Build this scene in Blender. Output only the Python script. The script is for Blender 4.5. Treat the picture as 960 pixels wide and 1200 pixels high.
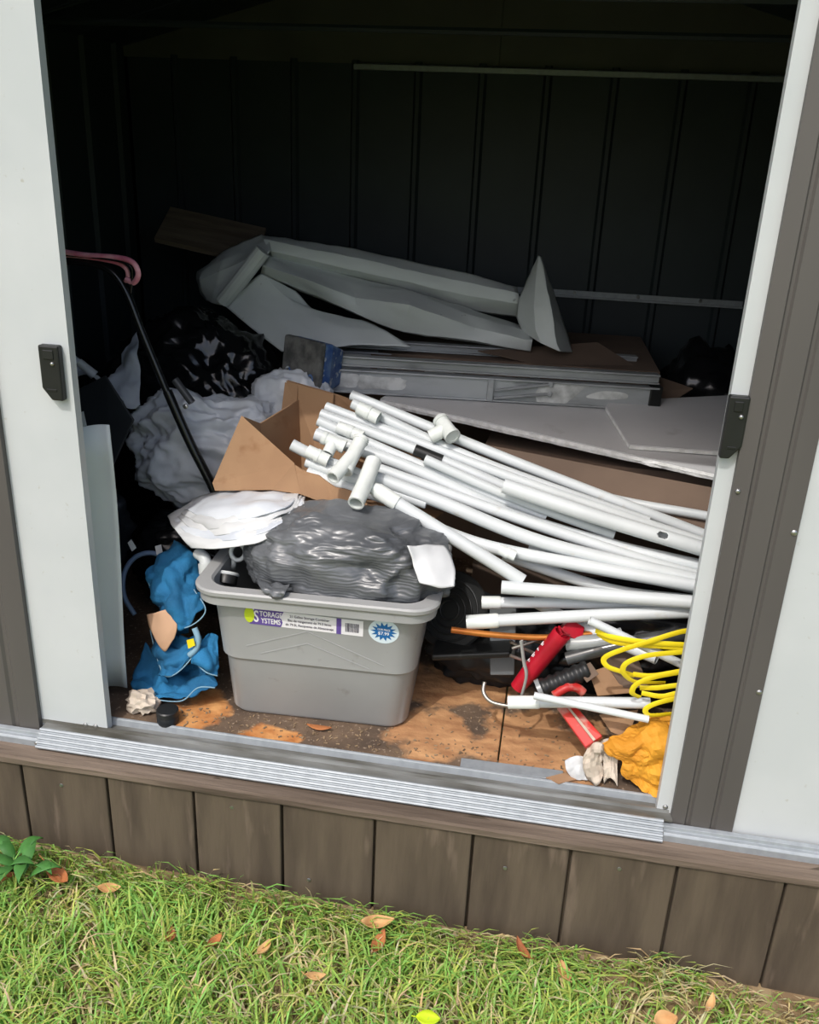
import bpy, bmesh, math, random
from mathutils import Vector, Matrix, noise

random.seed(7)
for o in list(bpy.data.objects): bpy.data.objects.remove(o)
scene = bpy.context.scene
COL = scene.collection

# ------------------------------------------------------------------ camera
FPX, PITCH, YAW, ROLL = 1048.0, math.radians(21.87), math.radians(8.95), math.radians(2.53)
CAM = Vector((0, -1.9, 1.50))
FW = Vector((-math.sin(YAW)*math.cos(PITCH), math.cos(YAW)*math.cos(PITCH), -math.sin(PITCH)))
RT = FW.cross(Vector((0, 0, 1))).normalized(); UP = RT.cross(FW)
CX = RT*math.cos(ROLL) + UP*math.sin(ROLL); CY = UP*math.cos(ROLL) - RT*math.sin(ROLL)
cd = bpy.data.cameras.new('camera'); cam = bpy.data.objects.new('camera', cd); COL.objects.link(cam)
cd.sensor_fit = 'HORIZONTAL'; cd.sensor_width = 36; cd.lens = 36*FPX/960
cd.clip_start = 0.02
m = Matrix((CX, CY, -FW)).transposed().to_4x4(); m.translation = CAM
cam.matrix_world = m
scene.camera = cam

# ------------------------------------------------------------------ light and exposure
SUN = Vector((0.34, 1.0, -1.45)).normalized()          # direction the light travels
w = bpy.data.worlds.new('world'); scene.world = w; w.use_nodes = True
nt = w.node_tree; bgn = nt.nodes['Background']
sky = nt.nodes.new('ShaderNodeTexSky'); sky.sky_type = 'NISHITA'; sky.sun_disc = False
sky.sun_elevation = math.asin(-SUN.z); sky.sun_rotation = math.atan2(-SUN.x, -SUN.y)
sky.air_density = 1.0; sky.dust_density = 4.0; sky.ozone_density = 1.0
nt.links.new(sky.outputs[0], bgn.inputs[0]); bgn.inputs[1].default_value = 0.30
sl = bpy.data.lights.new('sun_offscreen', 'SUN'); sl.energy = 2.75; sl.angle = math.radians(0.7); sl.color = (1, 0.98, 0.955)
so = bpy.data.objects.new('sun_offscreen', sl); COL.objects.link(so)
so.rotation_euler = SUN.to_track_quat('-Z', 'Y').to_euler(); so.location = (-1, -4, 5)
vs = scene.view_settings
vs.view_transform = 'Standard'; vs.look = 'None'; vs.gamma = 1; vs.use_curve_mapping = False; vs.exposure = -0.50

# ------------------------------------------------------------------ helpers
def P(px, py, y):
    """point of the place seen along a photo ray, at depth y behind the door plane"""
    d = FW + CX*((px-480)/FPX) - CY*((py-600)/FPX)
    return CAM + d*((y-CAM.y)/d.y)
def PZ(px, py, z):
    d = FW + CX*((px-480)/FPX) - CY*((py-600)/FPX)
    return CAM + d*((z-CAM.z)/d.z)
def PX(r_px, y):
    """metres for a length in pixels at depth y"""
    return r_px*(y-CAM.y)*1.02/FPX

def lin(r, g, b):
    f = lambda v: (v/255/12.92) if v/255 < .04045 else ((v/255+.055)/1.055)**2.4
    return (f(r), f(g), f(b), 1)

MATS = {}
def mat(key, c1, c2=None, scale=6, rough=.6, metal=0, bump=0, bscale=40, stretch=(1, 1, 1), lo=.4, hi=.65,
        spec=.4, trans=0, coat=0, c3=None, s3=60, f3=(.62, .7), detail=6, space='Object', wave=0, wscale=60):
    if key in MATS: return MATS[key]
    mt = bpy.data.materials.new(key); mt.use_nodes = True
    n = mt.node_tree.nodes; l = mt.node_tree.links; b = n['Principled BSDF']
    b.inputs['Roughness'].default_value = rough; b.inputs['Metallic'].default_value = metal
    b.inputs['Specular IOR Level'].default_value = spec
    b.inputs['Base Color'].default_value = c1
    if trans: b.inputs['Transmission Weight'].default_value = trans
    if coat: b.inputs['Coat Weight'].default_value = coat
    tc = n.new('ShaderNodeTexCoord'); mp = n.new('ShaderNodeMapping'); mp.inputs['Scale'].default_value = stretch
    l.new(tc.outputs[space], mp.inputs[0])
    oi = n.new('ShaderNodeObjectInfo'); ml = n.new('ShaderNodeMath'); ml.operation = 'MULTIPLY'; ml.inputs[1].default_value = 37
    l.new(oi.outputs['Random'], ml.inputs[0])
    cb = n.new('ShaderNodeCombineXYZ'); l.new(ml.outputs[0], cb.inputs[0]); l.new(ml.outputs[0], cb.inputs[2])
    l.new(cb.outputs[0], mp.inputs['Location'])
    out = None
    if c2:
        t = n.new('ShaderNodeTexNoise'); t.inputs['Scale'].default_value = scale; t.inputs['Detail'].default_value = detail
        l.new(mp.outputs[0], t.inputs[0])
        r = n.new('ShaderNodeValToRGB'); r.color_ramp.elements[0].position = lo; r.color_ramp.elements[1].position = hi
        r.color_ramp.elements[0].color = c1; r.color_ramp.elements[1].color = c2
        l.new(t.outputs[0], r.inputs[0]); out = r.outputs[0]
    if c3:
        t = n.new('ShaderNodeTexNoise'); t.inputs['Scale'].default_value = s3; t.inputs['Detail'].default_value = 4
        l.new(mp.outputs[0], t.inputs[0])
        r = n.new('ShaderNodeValToRGB'); r.color_ramp.elements[0].position = f3[0]; r.color_ramp.elements[1].position = f3[1]
        l.new(t.outputs[0], r.inputs[0])
        mx = n.new('ShaderNodeMix'); mx.data_type = 'RGBA'; l.new(r.outputs[0], mx.inputs['Factor'])
        if out: l.new(out, mx.inputs['A'])
        else: mx.inputs['A'].default_value = c1
        mx.inputs['B'].default_value = c3; out = mx.outputs['Result']
    if out: l.new(out, b.inputs['Base Color'])
    if bump:
        t = n.new('ShaderNodeTexNoise'); t.inputs['Scale'].default_value = bscale; t.inputs['Detail'].default_value = 5
        l.new(mp.outputs[0], t.inputs[0])
        bp = n.new('ShaderNodeBump'); bp.inputs['Strength'].default_value = bump; bp.inputs['Distance'].default_value = .01
        l.new(t.outputs[0], bp.inputs['Height']); l.new(bp.outputs[0], b.inputs['Normal'])
    if wave:
        t = n.new('ShaderNodeTexWave'); t.inputs['Scale'].default_value = wscale; t.inputs['Distortion'].default_value = 16; t.inputs['Detail'].default_value = 3; t.inputs['Detail Scale'].default_value = .5
        t.bands_direction = 'Z'
        l.new(mp.outputs[0], t.inputs[0])
        bp = n.new('ShaderNodeBump'); bp.inputs['Strength'].default_value = wave; bp.inputs['Distance'].default_value = .004
        l.new(t.outputs[0], bp.inputs['Height']); l.new(bp.outputs[0], b.inputs['Normal'])
    MATS[key] = mt
    return mt

def tag(o, label=None, cat=None, group=None, kind=None):
    if label: o['label'] = label
    if cat: o['category'] = cat
    if group: o['group'] = group
    if kind: o['kind'] = kind
    return o
def thing(name, loc, label, cat, group=None, kind=None):
    e = bpy.data.objects.new(name, None); COL.objects.link(e); e.location = loc
    e.empty_display_size = .05
    return tag(e, label, cat, group, kind)

def cat_rom(p0, p1, p2, p3, t):
    return .5*((2*p1) + (p2-p0)*t + (2*p0-5*p1+4*p2-p3)*t*t + (3*p1-p0-3*p2+p3)*t**3)
def spline(pts, n=6, closed=False):
    pts = [Vector(p) for p in pts]; N = len(pts); out = []
    if N < 3 and not closed:
        return [pts[0].lerp(pts[-1], i/n) for i in range(n+1)]
    segs = N if closed else N-1
    for i in range(segs):
        if closed: a, b, c, d = pts[i-1], pts[i], pts[(i+1) % N], pts[(i+2) % N]
        else: a, b, c, d = pts[max(i-1, 0)], pts[i], pts[i+1], pts[min(i+2, N-1)]
        for k in range(n): out.append(cat_rom(a, b, c, d, k/n))
    if not closed: out.append(pts[-1])
    return out

class MB:
    def __init__(s): s.v = []; s.f = []; s.mi = []; s.cur = 0
    def add(s, vs, fs):
        o = len(s.v); s.v += [Vector(v) for v in vs]
        for f in fs: s.f.append([i+o for i in f]); s.mi.append(s.cur)
        return s
    def box(s, lo, hi, M=None):
        x0, y0, z0 = lo; x1, y1, z1 = hi
        vs = [Vector(p) for p in ((x0,y0,z0),(x1,y0,z0),(x1,y1,z0),(x0,y1,z0),(x0,y0,z1),(x1,y0,z1),(x1,y1,z1),(x0,y1,z1))]
        if M: vs = [M @ v for v in vs]
        return s.add(vs, [(3,2,1,0),(4,5,6,7),(0,1,5,4),(1,2,6,5),(2,3,7,6),(3,0,4,7)])
    def slab(s, quad, th):
        """thick plate: polygon corner points, extruded along its normal"""
        q = [Vector(p) for p in quad]; n = len(q)
        nm = Vector((0, 0, 0))
        for i in range(n): nm += q[i].cross(q[(i+1) % n])
        nm.normalize(); o = [p - nm*th for p in q]
        fs = [list(range(n)), list(range(2*n-1, n-1, -1))]
        for i in range(n): fs.append([i, i+n, (i+1) % n+n, (i+1) % n])
        return s.add(q+o, fs)
    def tube(s, pts, r, seg=10, wall=0, caps=True, flat=None):
        pts = [Vector(p) for p in pts]; N = len(pts)
        rs = r if isinstance(r, (list, tuple)) else [r]*N
        T = [(pts[min(i+1, N-1)]-pts[max(i-1, 0)]).normalized() for i in range(N)]
        u = T[0].cross(Vector((0, 0, 1)))
        if u.length < .05: u = T[0].cross(Vector((1, 0, 0)))
        u.normalize()
        rings = []
        def ring(i, rr):
            w_ = T[i].cross(u)
            kx, ky = flat if flat else (1, 1)
            return [pts[i] + u*math.cos(a)*rr*kx + w_*math.sin(a)*rr*ky for a in [2*math.pi*k/seg for k in range(seg)]]
        vs = []; fs = []
        frames = []
        for i in range(N):
            u = (u - T[i]*u.dot(T[i])).normalized()
            frames.append(u.copy()); vs += ring(i, rs[i])
        for i in range(N-1):
            for k in range(seg):
                a = i*seg+k; b = i*seg+(k+1) % seg
                fs.append((a, b, b+seg, a+seg))
        if wall:
            for i, sgn in ((0, 1), (N-1, -1)):
                u = frames[i]; base = len(vs); vs += ring(i, rs[i]-wall)
                dp = T[i]*sgn*min(.12, (pts[-1]-pts[0]).length*.3)
                vs += [v+dp for v in vs[base:base+seg]]
                for k in range(seg):
                    a = i*seg+k; b = i*seg+(k+1) % seg; c = base+k; d = base+(k+1) % seg
                    fs.append((a, c, d, b) if sgn > 0 else (b, d, c, a))
                    fs.append((c, c+seg, d+seg, d) if sgn > 0 else (d, d+seg, c+seg, c))
                fs.append([base+seg+k for k in range(seg)] if sgn < 0 else [base+seg+k for k in range(seg)][::-1])
        elif caps:
            fs.append(list(range(seg))[::-1]); fs.append([(N-1)*seg+k for k in range(seg)])
        return s.add(vs, fs)
    def lathe(s, prof, M=None, seg=16):
        vs = []; fs = []
        for r, z in prof:
            for k in range(seg):
                a = 2*math.pi*k/seg; v = Vector((r*math.cos(a), r*math.sin(a), z)); vs.append(M @ v if M else v)
        for i in range(len(prof)-1):
            for k in range(seg):
                a = i*seg+k; b = i*seg+(k+1) % seg; fs.append((a, b, b+seg, a+seg))
        fs.append(list(range(seg))[::-1]); fs.append([(len(prof)-1)*seg+k for k in range(seg)])
        return s.add(vs, fs)
    def loft(s, rings, closed=True, cap0=False, cap1=False):
        n = len(rings[0]); vs = [v for r in rings for v in r]; fs = []
        for i in range(len(rings)-1):
            for k in range(n if closed else n-1):
                a = i*n+k; b = i*n+(k+1) % n; fs.append((a, b, b+n, a+n))
        if cap0: fs.append(list(range(n))[::-1])
        if cap1: fs.append([(len(rings)-1)*n+k for k in range(n)])
        return s.add(vs, fs)
    def net(s, rows, n=6, jit=0, jf=8, seed=0, crum=0, cf=20, crisp=False):
        """smooth sheet through a control net of points"""
        if crisp:                      # straight facets with rounded-off creases
            def sp(pts, n):
                a_ = spline(pts, n); N = len(pts)-1
                b_ = [Vector(pts[min(int(i/n), N-1)]).lerp(Vector(pts[min(int(i/n), N-1)+1]), i/n-min(int(i/n), N-1)) for i in range(N*n+1)] if N > 1 else a_
                return [p.lerp(q, .82) for p, q in zip(a_, b_)]
        else: sp = spline
        R = [sp(r, n) for r in rows]; C = list(zip(*R)); C = [sp(c, n) for c in C]
        G = list(zip(*C))
        if jit:
            sd = Vector((seed*3.1, seed*1.7, seed))
            G = [[p + Vector((noise.noise(p*jf+sd), noise.noise(p*jf+sd+Vector((9, 0, 0))), noise.noise(p*jf+sd+Vector((0, 9, 0)))))*jit for p in row] for row in G]
        G = [list(r) for r in G]
        if crum:
            sd = Vector((seed*2.3, seed*4.1, seed*1.3)); H = []
            for i, row in enumerate(G):
                hr = []
                for j, p in enumerate(row):
                    a_ = G[min(i+1, len(G)-1)][j]-G[max(i-1, 0)][j]; b_ = row[min(j+1, len(row)-1)]-row[max(j-1, 0)]
                    nn = a_.cross(b_)
                    if nn.length > 1e-12: nn.normalize()
                    q = p*cf+sd
                    hr.append(p+nn*crum*(2*abs(noise.noise(q))-.5+abs(noise.noise(q*2.1+Vector((5, 2, 1))))*.9+.4*abs(noise.noise(q*4.3))))
                H.append(hr)
            G = H
        return s.loft(G, closed=False)
    def prof(s, pts2, x0, x1):
        """profile in (y, z) extruded along x"""
        n = len(pts2)
        vs = [Vector((x, a, b)) for x in (x0, x1) for a, b in pts2]
        fs = [[i, i+n, (i+1) % n+n, (i+1) % n] for i in range(n)] + [list(range(n)), list(range(2*n-1, n-1, -1))]
        return s.add(vs, fs)
    def profz(s, pts2, z0, z1):
        """profile in (x, y) extruded along z"""
        n = len(pts2)
        vs = [Vector((a, b, z)) for z in (z0, z1) for a, b in pts2]
        fs = [[i, (i+1) % n, (i+1) % n+n, i+n] for i in range(n)] + [list(range(n))[::-1], list(range(n, 2*n))]
        return s.add(vs, fs)
    def build(s, name, material, parent=None, smooth=None, bevel=0, solid=0, origin=None, bseg=2, fixn=True):
        xs = [v.x for v in s.v]; ys = [v.y for v in s.v]; zs = [v.z for v in s.v]
        if parent is not None:
            p = parent; base = Vector((0, 0, 0))
            while p is not None: base += p.location; p = p.parent
            org = Vector(base); loc = Vector((0, 0, 0))
        else:
            org = Vector(origin) if origin else Vector(((min(xs)+max(xs))/2, (min(ys)+max(ys))/2, min(zs)))
            loc = org
        me = bpy.data.meshes.new(name)
        me.from_pydata([v-org for v in s.v], [], s.f)
        mats = material if isinstance(material, (list, tuple)) else [material]
        for mm in mats: me.materials.append(mm)
        for p, i in zip(me.polygons, s.mi): p.material_index = i
        if fixn:
            bm = bmesh.new(); bm.from_mesh(me)
            bmesh.ops.remove_doubles(bm, verts=bm.verts, dist=1e-5)
            bmesh.ops.recalc_face_normals(bm, faces=bm.faces)
            bm.to_mesh(me); bm.free()
        o = bpy.data.objects.new(name, me); COL.objects.link(o); o.location = loc
        if parent is not None: o.parent = parent
        if smooth is not None:
            for p in me.polygons: p.use_smooth = True
            if smooth < 180: me.set_sharp_from_angle(angle=math.radians(smooth))
        if solid:
            md = o.modifiers.new('thickness', 'SOLIDIFY'); md.thickness = solid; md.offset = 0
        if bevel:
            md = o.modifiers.new('bevel', 'BEVEL'); md.width = bevel; md.segments = bseg; md.limit_method = 'ANGLE'
        return o

def text_mesh(txt, size, M, mb, align='CENTER', bold=0, sx=1):
    cu = bpy.data.curves.new('txt', 'FONT'); cu.body = txt; cu.size = size; cu.align_x = align; cu.align_y = 'CENTER'
    cu.offset = bold; cu.resolution_u = 3
    to = bpy.data.objects.new('txt', cu); COL.objects.link(to)
    dg = bpy.context.evaluated_depsgraph_get(); dg.update()
    me = bpy.data.meshes.new_from_object(to.evaluated_get(dg))
    vs = [M @ Vector((v.co.x*sx, v.co.y, 0)) for v in me.vertices]
    mb.add(vs, [list(p.vertices) for p in me.polygons])
    bpy.data.objects.remove(to); bpy.data.meshes.remove(me)

def bag_mesh(mb, c, r, seed, amp=.12, cr=.05, f=2.0, cf=4.5, sub=5, zmin=None, sq=1.0, zmax=None):
    bm = bmesh.new(); bmesh.ops.create_icosphere(bm, subdivisions=sub, radius=1)
    sd = Vector((seed*13.7, seed*5.3, seed*9.1)); vs = []
    for v in bm.verts:
        n = v.co.normalized()
        q = Vector([math.copysign(abs(a)**sq, a) for a in n])
        k = 1 + amp*noise.noise(n*f+sd) + amp*.5*noise.noise(n*f*2.3+sd)
        k += cr*(abs(noise.noise(n*cf+sd))*1.6 - .4) + cr*.55*(abs(noise.noise(n*cf*2.6+sd+Vector((3, 1, 0))))*1.6-.4)
        k += cr*.25*(abs(noise.noise(n*cf*6+sd))*1.6-.4)
        p = Vector((q.x*r[0], q.y*r[1], q.z*r[2]))*k + Vector(c)
        if zmin is not None and p.z < zmin: p.z = zmin + .004*noise.noise(n*9)
        if zmax is not None and p.z > zmax: p.z = zmax + (p.z-zmax)*.15
        vs.append(p)
    fs = [[v.index for v in f_.verts] for f_ in bm.faces]
    bm.free(); mb.add(vs, fs); return mb

def rrect(hx, hy, r, z, M, seg=6):
    out = []
    for cx, cy, a0 in ((hx-r, hy-r, 0), (-hx+r, hy-r, 90), (-hx+r, -hy+r, 180), (hx-r, -hy+r, 270)):
        for k in range(seg+1):
            a = math.radians(a0+90*k/seg); out.append(M @ Vector((cx+r*math.cos(a), cy+r*math.sin(a), z)))
    return out

# ------------------------------------------------------------------ materials
WHITE_METAL = mat('white_sheet_metal', lin(185, 190, 191), lin(193, 197, 198), 3, rough=.42, bump=.04, bscale=6, c3=lin(168, 168, 160), s3=45, f3=(.7, .8))
BROWN_METAL = mat('brown_sheet_metal', lin(88, 85, 82), lin(80, 77, 75), 2.5, rough=.48, bump=.02, bscale=5, c3=lin(110, 100, 92), s3=60, f3=(.72, .8), stretch=(1, 1, .3))
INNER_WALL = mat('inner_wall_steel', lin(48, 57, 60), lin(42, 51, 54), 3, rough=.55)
GABLE = mat('gable_steel', lin(90, 88, 82), lin(82, 80, 75), 3, rough=.6)
GALV = mat('galvanised_steel', lin(158, 164, 168), lin(148, 154, 158), 40, rough=.45, metal=.3, detail=2)
GALV_DIRTY = mat('dirty_track_steel', lin(150, 152, 150), lin(92, 90, 82), 9, rough=.5, metal=.45, bump=.15, bscale=50, stretch=(.35, 1, 1))
PLANK = mat('stained_plank', lin(90, 79, 65), lin(72, 62, 51), 7, rough=.85, bump=.35, bscale=30, stretch=(2.2, 2.2, .35), c3=lin(112, 98, 84), s3=10, f3=(.6, .75))
CAPWOOD = mat('weathered_cap_wood', lin(84, 72, 61), lin(118, 104, 91), 9, rough=.9, bump=.5, bscale=30, stretch=(.25, 2.5, 2.5), lo=.38, hi=.68)
BLACK_PL = mat('black_plastic', lin(26, 27, 27), lin(34, 35, 35), 8, rough=.4)
SCREW = mat('screw_steel', lin(170, 170, 168), rough=.3, metal=.9)
SOIL = mat('soil', lin(128, 106, 78), lin(158, 138, 104), 14, rough=1, bump=.6, bscale=50, c3=lin(92, 78, 54), s3=30, f3=(.5, .65))
PVC = mat('white_pvc', lin(206, 211, 212), lin(196, 201, 202), 5, rough=.36, c3=lin(190, 188, 180), s3=24, f3=(.66, .8), spec=.5)
PVC_OLD = mat('grey_pvc_fitting', lin(196, 200, 199), lin(180, 184, 183), 6, rough=.4, c3=lin(150, 148, 142), s3=24, f3=(.64, .8))
FITTING = mat('pale_fitting_plastic', lin(224, 228, 224), lin(206, 211, 207), 14, rough=.3, spec=.5)
CARD = mat('cardboard', lin(164, 130, 98), lin(150, 117, 88), 5, rough=.9, bump=.1, bscale=18, c3=lin(140, 104, 74), s3=14, f3=(.6, .75))
CARD_DARK = mat('old_brown_cardboard', lin(116, 98, 84), lin(102, 86, 74), 4, rough=.95)
BAG_BLACK = mat('black_bin_liner', lin(14, 15, 17), lin(20, 21, 23), 6, rough=.22, spec=.6)
BAG_GREY = mat('charcoal_film', lin(74, 77, 80), lin(98, 101, 104), 7, rough=.34, spec=.7, wave=.22, wscale=34, stretch=(.5, .5, 1))
BAG_WHITE = mat('milky_film', lin(206, 211, 216), lin(186, 192, 200), 6, rough=.3, spec=.5)
FILM = mat('white_film', lin(204, 206, 206), lin(188, 190, 191), 6, rough=.35, spec=.5)
DARKJUNK = mat('dark_plastic_junk', lin(34, 38, 42), lin(24, 27, 30), 6, rough=.45)
TUB = mat('grey_tub_plastic', lin(158, 159, 158), lin(150, 151, 150), 4, rough=.42, bump=.03, bscale=30, c3=lin(128, 126, 120), s3=20, f3=(.66, .8))
VINYL = mat('grey_vinyl', lin(208, 213, 211), lin(199, 204, 202), 3, rough=.45, bump=.03, bscale=20, c3=lin(120, 124, 120), s3=40, f3=(.72, .8))
ALU = mat('dull_aluminium', lin(176, 180, 182), lin(146, 149, 150), 9, rough=.5, metal=.3, stretch=(.3, 1, 1), c3=lin(108, 110, 110), s3=14, f3=(.62, .76))
PAINTSPLAT = mat('dried_white_paint', lin(214, 216, 214), lin(160, 162, 160), 16, rough=.7, bump=.3)
RUBBER = mat('dusty_rubber', lin(104, 104, 102), lin(70, 71, 70), 28, rough=.9, bump=.5, bscale=70)
BLUE_PL = mat('scuffed_blue_plastic', lin(50, 82, 138), lin(96, 122, 158), 22, rough=.5, c3=lin(184, 190, 194), s3=40, f3=(.58, .66))
BOARD = mat('white_board_face', lin(206, 206, 206), lin(198, 198, 198), 3, rough=.7, c3=lin(170, 168, 164), s3=8, f3=(.66, .8))
FOAM = mat('foam_edge', lin(236, 236, 234), lin(214, 214, 210), 40, rough=.9, bump=.6, bscale=80)
WOOD_DARK = mat('old_plank_wood', lin(120, 106, 90), lin(96, 84, 70), 7, rough=.9, stretch=(.3, 3, 3), bump=.2)
TUBE_BLACK = mat('black_tube', lin(20, 21, 22), lin(28, 29, 30), 8, rough=.25, spec=.6)
PINK = mat('pink_hose', lin(214, 120, 142), lin(236, 176, 188), 20, rough=.35)
BLUE_FAB = mat('blue_canvas', lin(36, 112, 158), lin(24, 84, 122), 7, rough=.85, bump=.2, bscale=160)
STITCH = mat('pale_stitching', lin(126, 160, 178), rough=.9)
PANEL_GREY = mat('pale_grey_sheet', lin(210, 216, 215), lin(202, 208, 207), 3, rough=.45)
RED = mat('red_plastic', lin(176, 22, 42), lin(140, 14, 30), 8, rough=.35)
RED_WORN = mat('worn_red_paint', lin(206, 58, 44), lin(176, 40, 40), 9, rough=.45, c3=lin(190, 132, 120), s3=16, f3=(.52, .62))
YELLOW = mat('yellow_strap', lin(238, 216, 40), lin(222, 196, 26), 12, rough=.4)
ORANGE_ENV = mat('amber_paper', lin(214, 152, 44), lin(196, 132, 34), 9, rough=.75, bump=.2, bscale=14)
PAPER = mat('crumpled_paper', lin(196, 184, 168), lin(158, 140, 122), 9, rough=.9, bump=.2, bscale=20)
PAPER_BROWN = mat('torn_brown_paper', lin(196, 158, 128), lin(176, 138, 108), 9, rough=.9)
COPPER = mat('copper_tube', lin(208, 134, 66), lin(170, 100, 48), 10, rough=.3, metal=.7)
STEEL = mat('bare_steel_rod', lin(170, 166, 156), lin(130, 126, 118), 14, rough=.35, metal=.8)
GREY_FILM = mat('grey_film_tube', lin(150, 154, 154), lin(128, 132, 132), 12, rough=.25, spec=.7)
PURPLE = mat('label_purple', lin(98, 78, 148), rough=.4)
LABEL_W = mat('label_paper', lin(226, 224, 226), rough=.45)
INK = mat('label_ink', lin(58, 54, 72), rough=.5)
GREEN_DOT = mat('label_green', lin(188, 206, 46), rough=.4)
STAR_BLUE = mat('sticker_blue', lin(28, 98, 158), rough=.4)
STICK = mat('sticker_face', lin(206, 220, 226), rough=.4)
LEAF_BR = mat('dead_leaf', lin(176, 112, 66), lin(142, 84, 50), 20, rough=.8)
LEAF_TAN = mat('dry_tan_leaf', lin(204, 164, 112), lin(176, 132, 84), 20, rough=.8)
LEAF_YG = mat('fallen_yellow_leaf', lin(190, 214, 34), lin(170, 198, 30), 20, rough=.6)
LEAF_GR = mat('weed_leaf', lin(74, 128, 58), lin(58, 106, 48), 20, rough=.6)

# floor: stained plywood with bare orange patches
def floor_material():
    mt = bpy.data.materials.new('stained_plywood_floor'); mt.use_nodes = True
    n = mt.node_tree.nodes; l = mt.node_tree.links; b = n['Principled BSDF']; b.inputs['Roughness'].default_value = .9
    ge = n.new('ShaderNodeNewGeometry'); pos = ge.outputs['Position']
    def noise_(scale, detail=6, st=None):
        t = n.new('ShaderNodeTexNoise'); t.inputs['Scale'].default_value = scale; t.inputs['Detail'].default_value = detail
        if st:
            mp = n.new('ShaderNodeMapping'); mp.inputs['Scale'].default_value = st; l.new(pos, mp.inputs[0]); l.new(mp.outputs[0], t.inputs[0])
        else: l.new(pos, t.inputs[0])
        return t.outputs[0]
    def ramp(src, p0, p1, c0=(0, 0, 0, 1), c1=(1, 1, 1, 1)):
        r = n.new('ShaderNodeValToRGB'); r.color_ramp.elements[0].position = p0; r.color_ramp.elements[1].position = p1
        r.color_ramp.elements[0].color = c0; r.color_ramp.elements[1].color = c1; l.new(src, r.inputs[0]); return r.outputs[0]
    def mix(fac, a, bb):
        mx = n.new('ShaderNodeMix'); mx.data_type = 'RGBA'; l.new(fac, mx.inputs['Factor'])
        if isinstance(a, tuple): mx.inputs['A'].default_value = a
        else: l.new(a, mx.inputs['A'])
        if isinstance(bb, tuple): mx.inputs['B'].default_value = bb
        else: l.new(bb, mx.inputs['B'])
        return mx.outputs['Result']
    def math_(op, a, bb):
        q = n.new('ShaderNodeMath'); q.operation = op
        for i, s_ in enumerate((a, bb)):
            if isinstance(s_, (int, float)): q.inputs[i].default_value = s_
            else: l.new(s_, q.inputs[i])
        return q.outputs[0]
    base = ramp(noise_(7), .38, .66, lin(76, 62, 50), lin(112, 92, 73))
    base = mix(ramp(noise_(90, 3), .6, .7), base, lin(150, 132, 112))
    edge = noise_(11, 8)
    grain = ramp(noise_(14, 8, (.7, 1.6, 1)), .32, .68, lin(142, 98, 64), lin(196, 150, 104))
    orange = ramp(noise_(16, 6), .35, .7, lin(166, 102, 50), lin(204, 150, 92))
    tot = base
    for (cx, cy, rx, ry, colr) in ((-.91, .115, .075, .11, orange), (-.66, .06, .09, .045, orange), (-.23, .17, .105, .12, grain), (.06, .19, .17, .17, grain), (-.2, .42, .2, .1, grain)):
        sb = n.new('ShaderNodeVectorMath'); sb.operation = 'SUBTRACT'; l.new(pos, sb.inputs[0]); sb.inputs[1].default_value = (cx, cy, 0)
        sc = n.new('ShaderNodeVectorMath'); sc.operation = 'MULTIPLY'; l.new(sb.outputs[0], sc.inputs[0]); sc.inputs[1].default_value = (1/rx, 1/ry, 0)
        ln = n.new('ShaderNodeVectorMath'); ln.operation = 'LENGTH'; l.new(sc.outputs[0], ln.inputs[0])
        d = math_('ADD', ln.outputs['Value'], math_('MULTIPLY', math_('SUBTRACT', edge, .5), 2.4))
        k = n.new('ShaderNodeMapRange'); k.inputs['From Min'].default_value = 1.2; k.inputs['From Max'].default_value = .85; l.new(d, k.inputs['Value'])
        tot = mix(k.outputs[0], tot, colr)
    l.new(tot, b.inputs['Base Color'])
    bp = n.new('ShaderNodeBump'); bp.inputs['Strength'].default_value = .4; bp.inputs['Distance'].default_value = .01
    l.new(noise_(45), bp.inputs['Height']); l.new(bp.outputs[0], b.inputs['Normal'])
    return mt
FLOOR = floor_material()

# ------------------------------------------------------------------ the setting: shed shell
XL, XR, YB, XM = -2.05, 1.30, 2.30, -.375
EAVE, RIDGE = 1.90, 2.36
OX0, OX1 = -1.114, .363         # clear opening between the two leaves
def struct(o, label=None): 
    o['kind'] = 'structure'
    if label: o['label'] = label
    return o

# floor sheets
fl = thing('floor', (0, 0, 0), 'dirty plywood shed floor with bare orange patches', 'floor', kind='structure')
xs = [XL+.01, -.045, XR-.01]
for i in range(2):
    MB().box((xs[i]+.002, .035, -.03), (xs[i+1]-.002, YB-.01, 0)).build('floor_sheet', FLOOR, fl, bevel=.003)

def ribbed(x0, x1, y, step, d, outward, z0, z1, mb):
    """sheet-metal wall along x with narrow standing ribs"""
    pts = []; x = x0
    while x < x1-1e-6:
        pts += [(x, y), (min(x+step*.80, x1), y), (min(x+step*.84, x1), y+outward*d), (min(x+step*.90, x1), y+outward*d), (min(x+step*.94, x1), y)]
        x += step
    pts.append((x1, y))
    out = [(a, b) for a, b in pts]; back = [(a, b-outward*.008) for a, b in reversed(pts)]
    return mb.profz(out+back, z0, z1)
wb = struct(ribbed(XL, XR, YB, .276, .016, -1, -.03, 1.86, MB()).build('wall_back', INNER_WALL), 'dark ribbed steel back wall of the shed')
for nm, x in (('wall_left', XL), ('wall_right', XR)):
    mb = MB(); sgn = 1 if x == XL else -1
    pts = []; y = .0
    while y < YB:
        pts += [(x, y), (x, min(y+.22, YB)), (x+sgn*.016, min(y+.235, YB)), (x+sgn*.016, min(y+.25, YB)), (x, min(y+.265, YB))]; y += .28
    back = [(a-sgn*.008, b) for a, b in reversed(pts)]
    mb.profz(pts+back, -.03, EAVE)
    struct(mb.build(nm, INNER_WALL), 'dark ribbed steel side wall')
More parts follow.
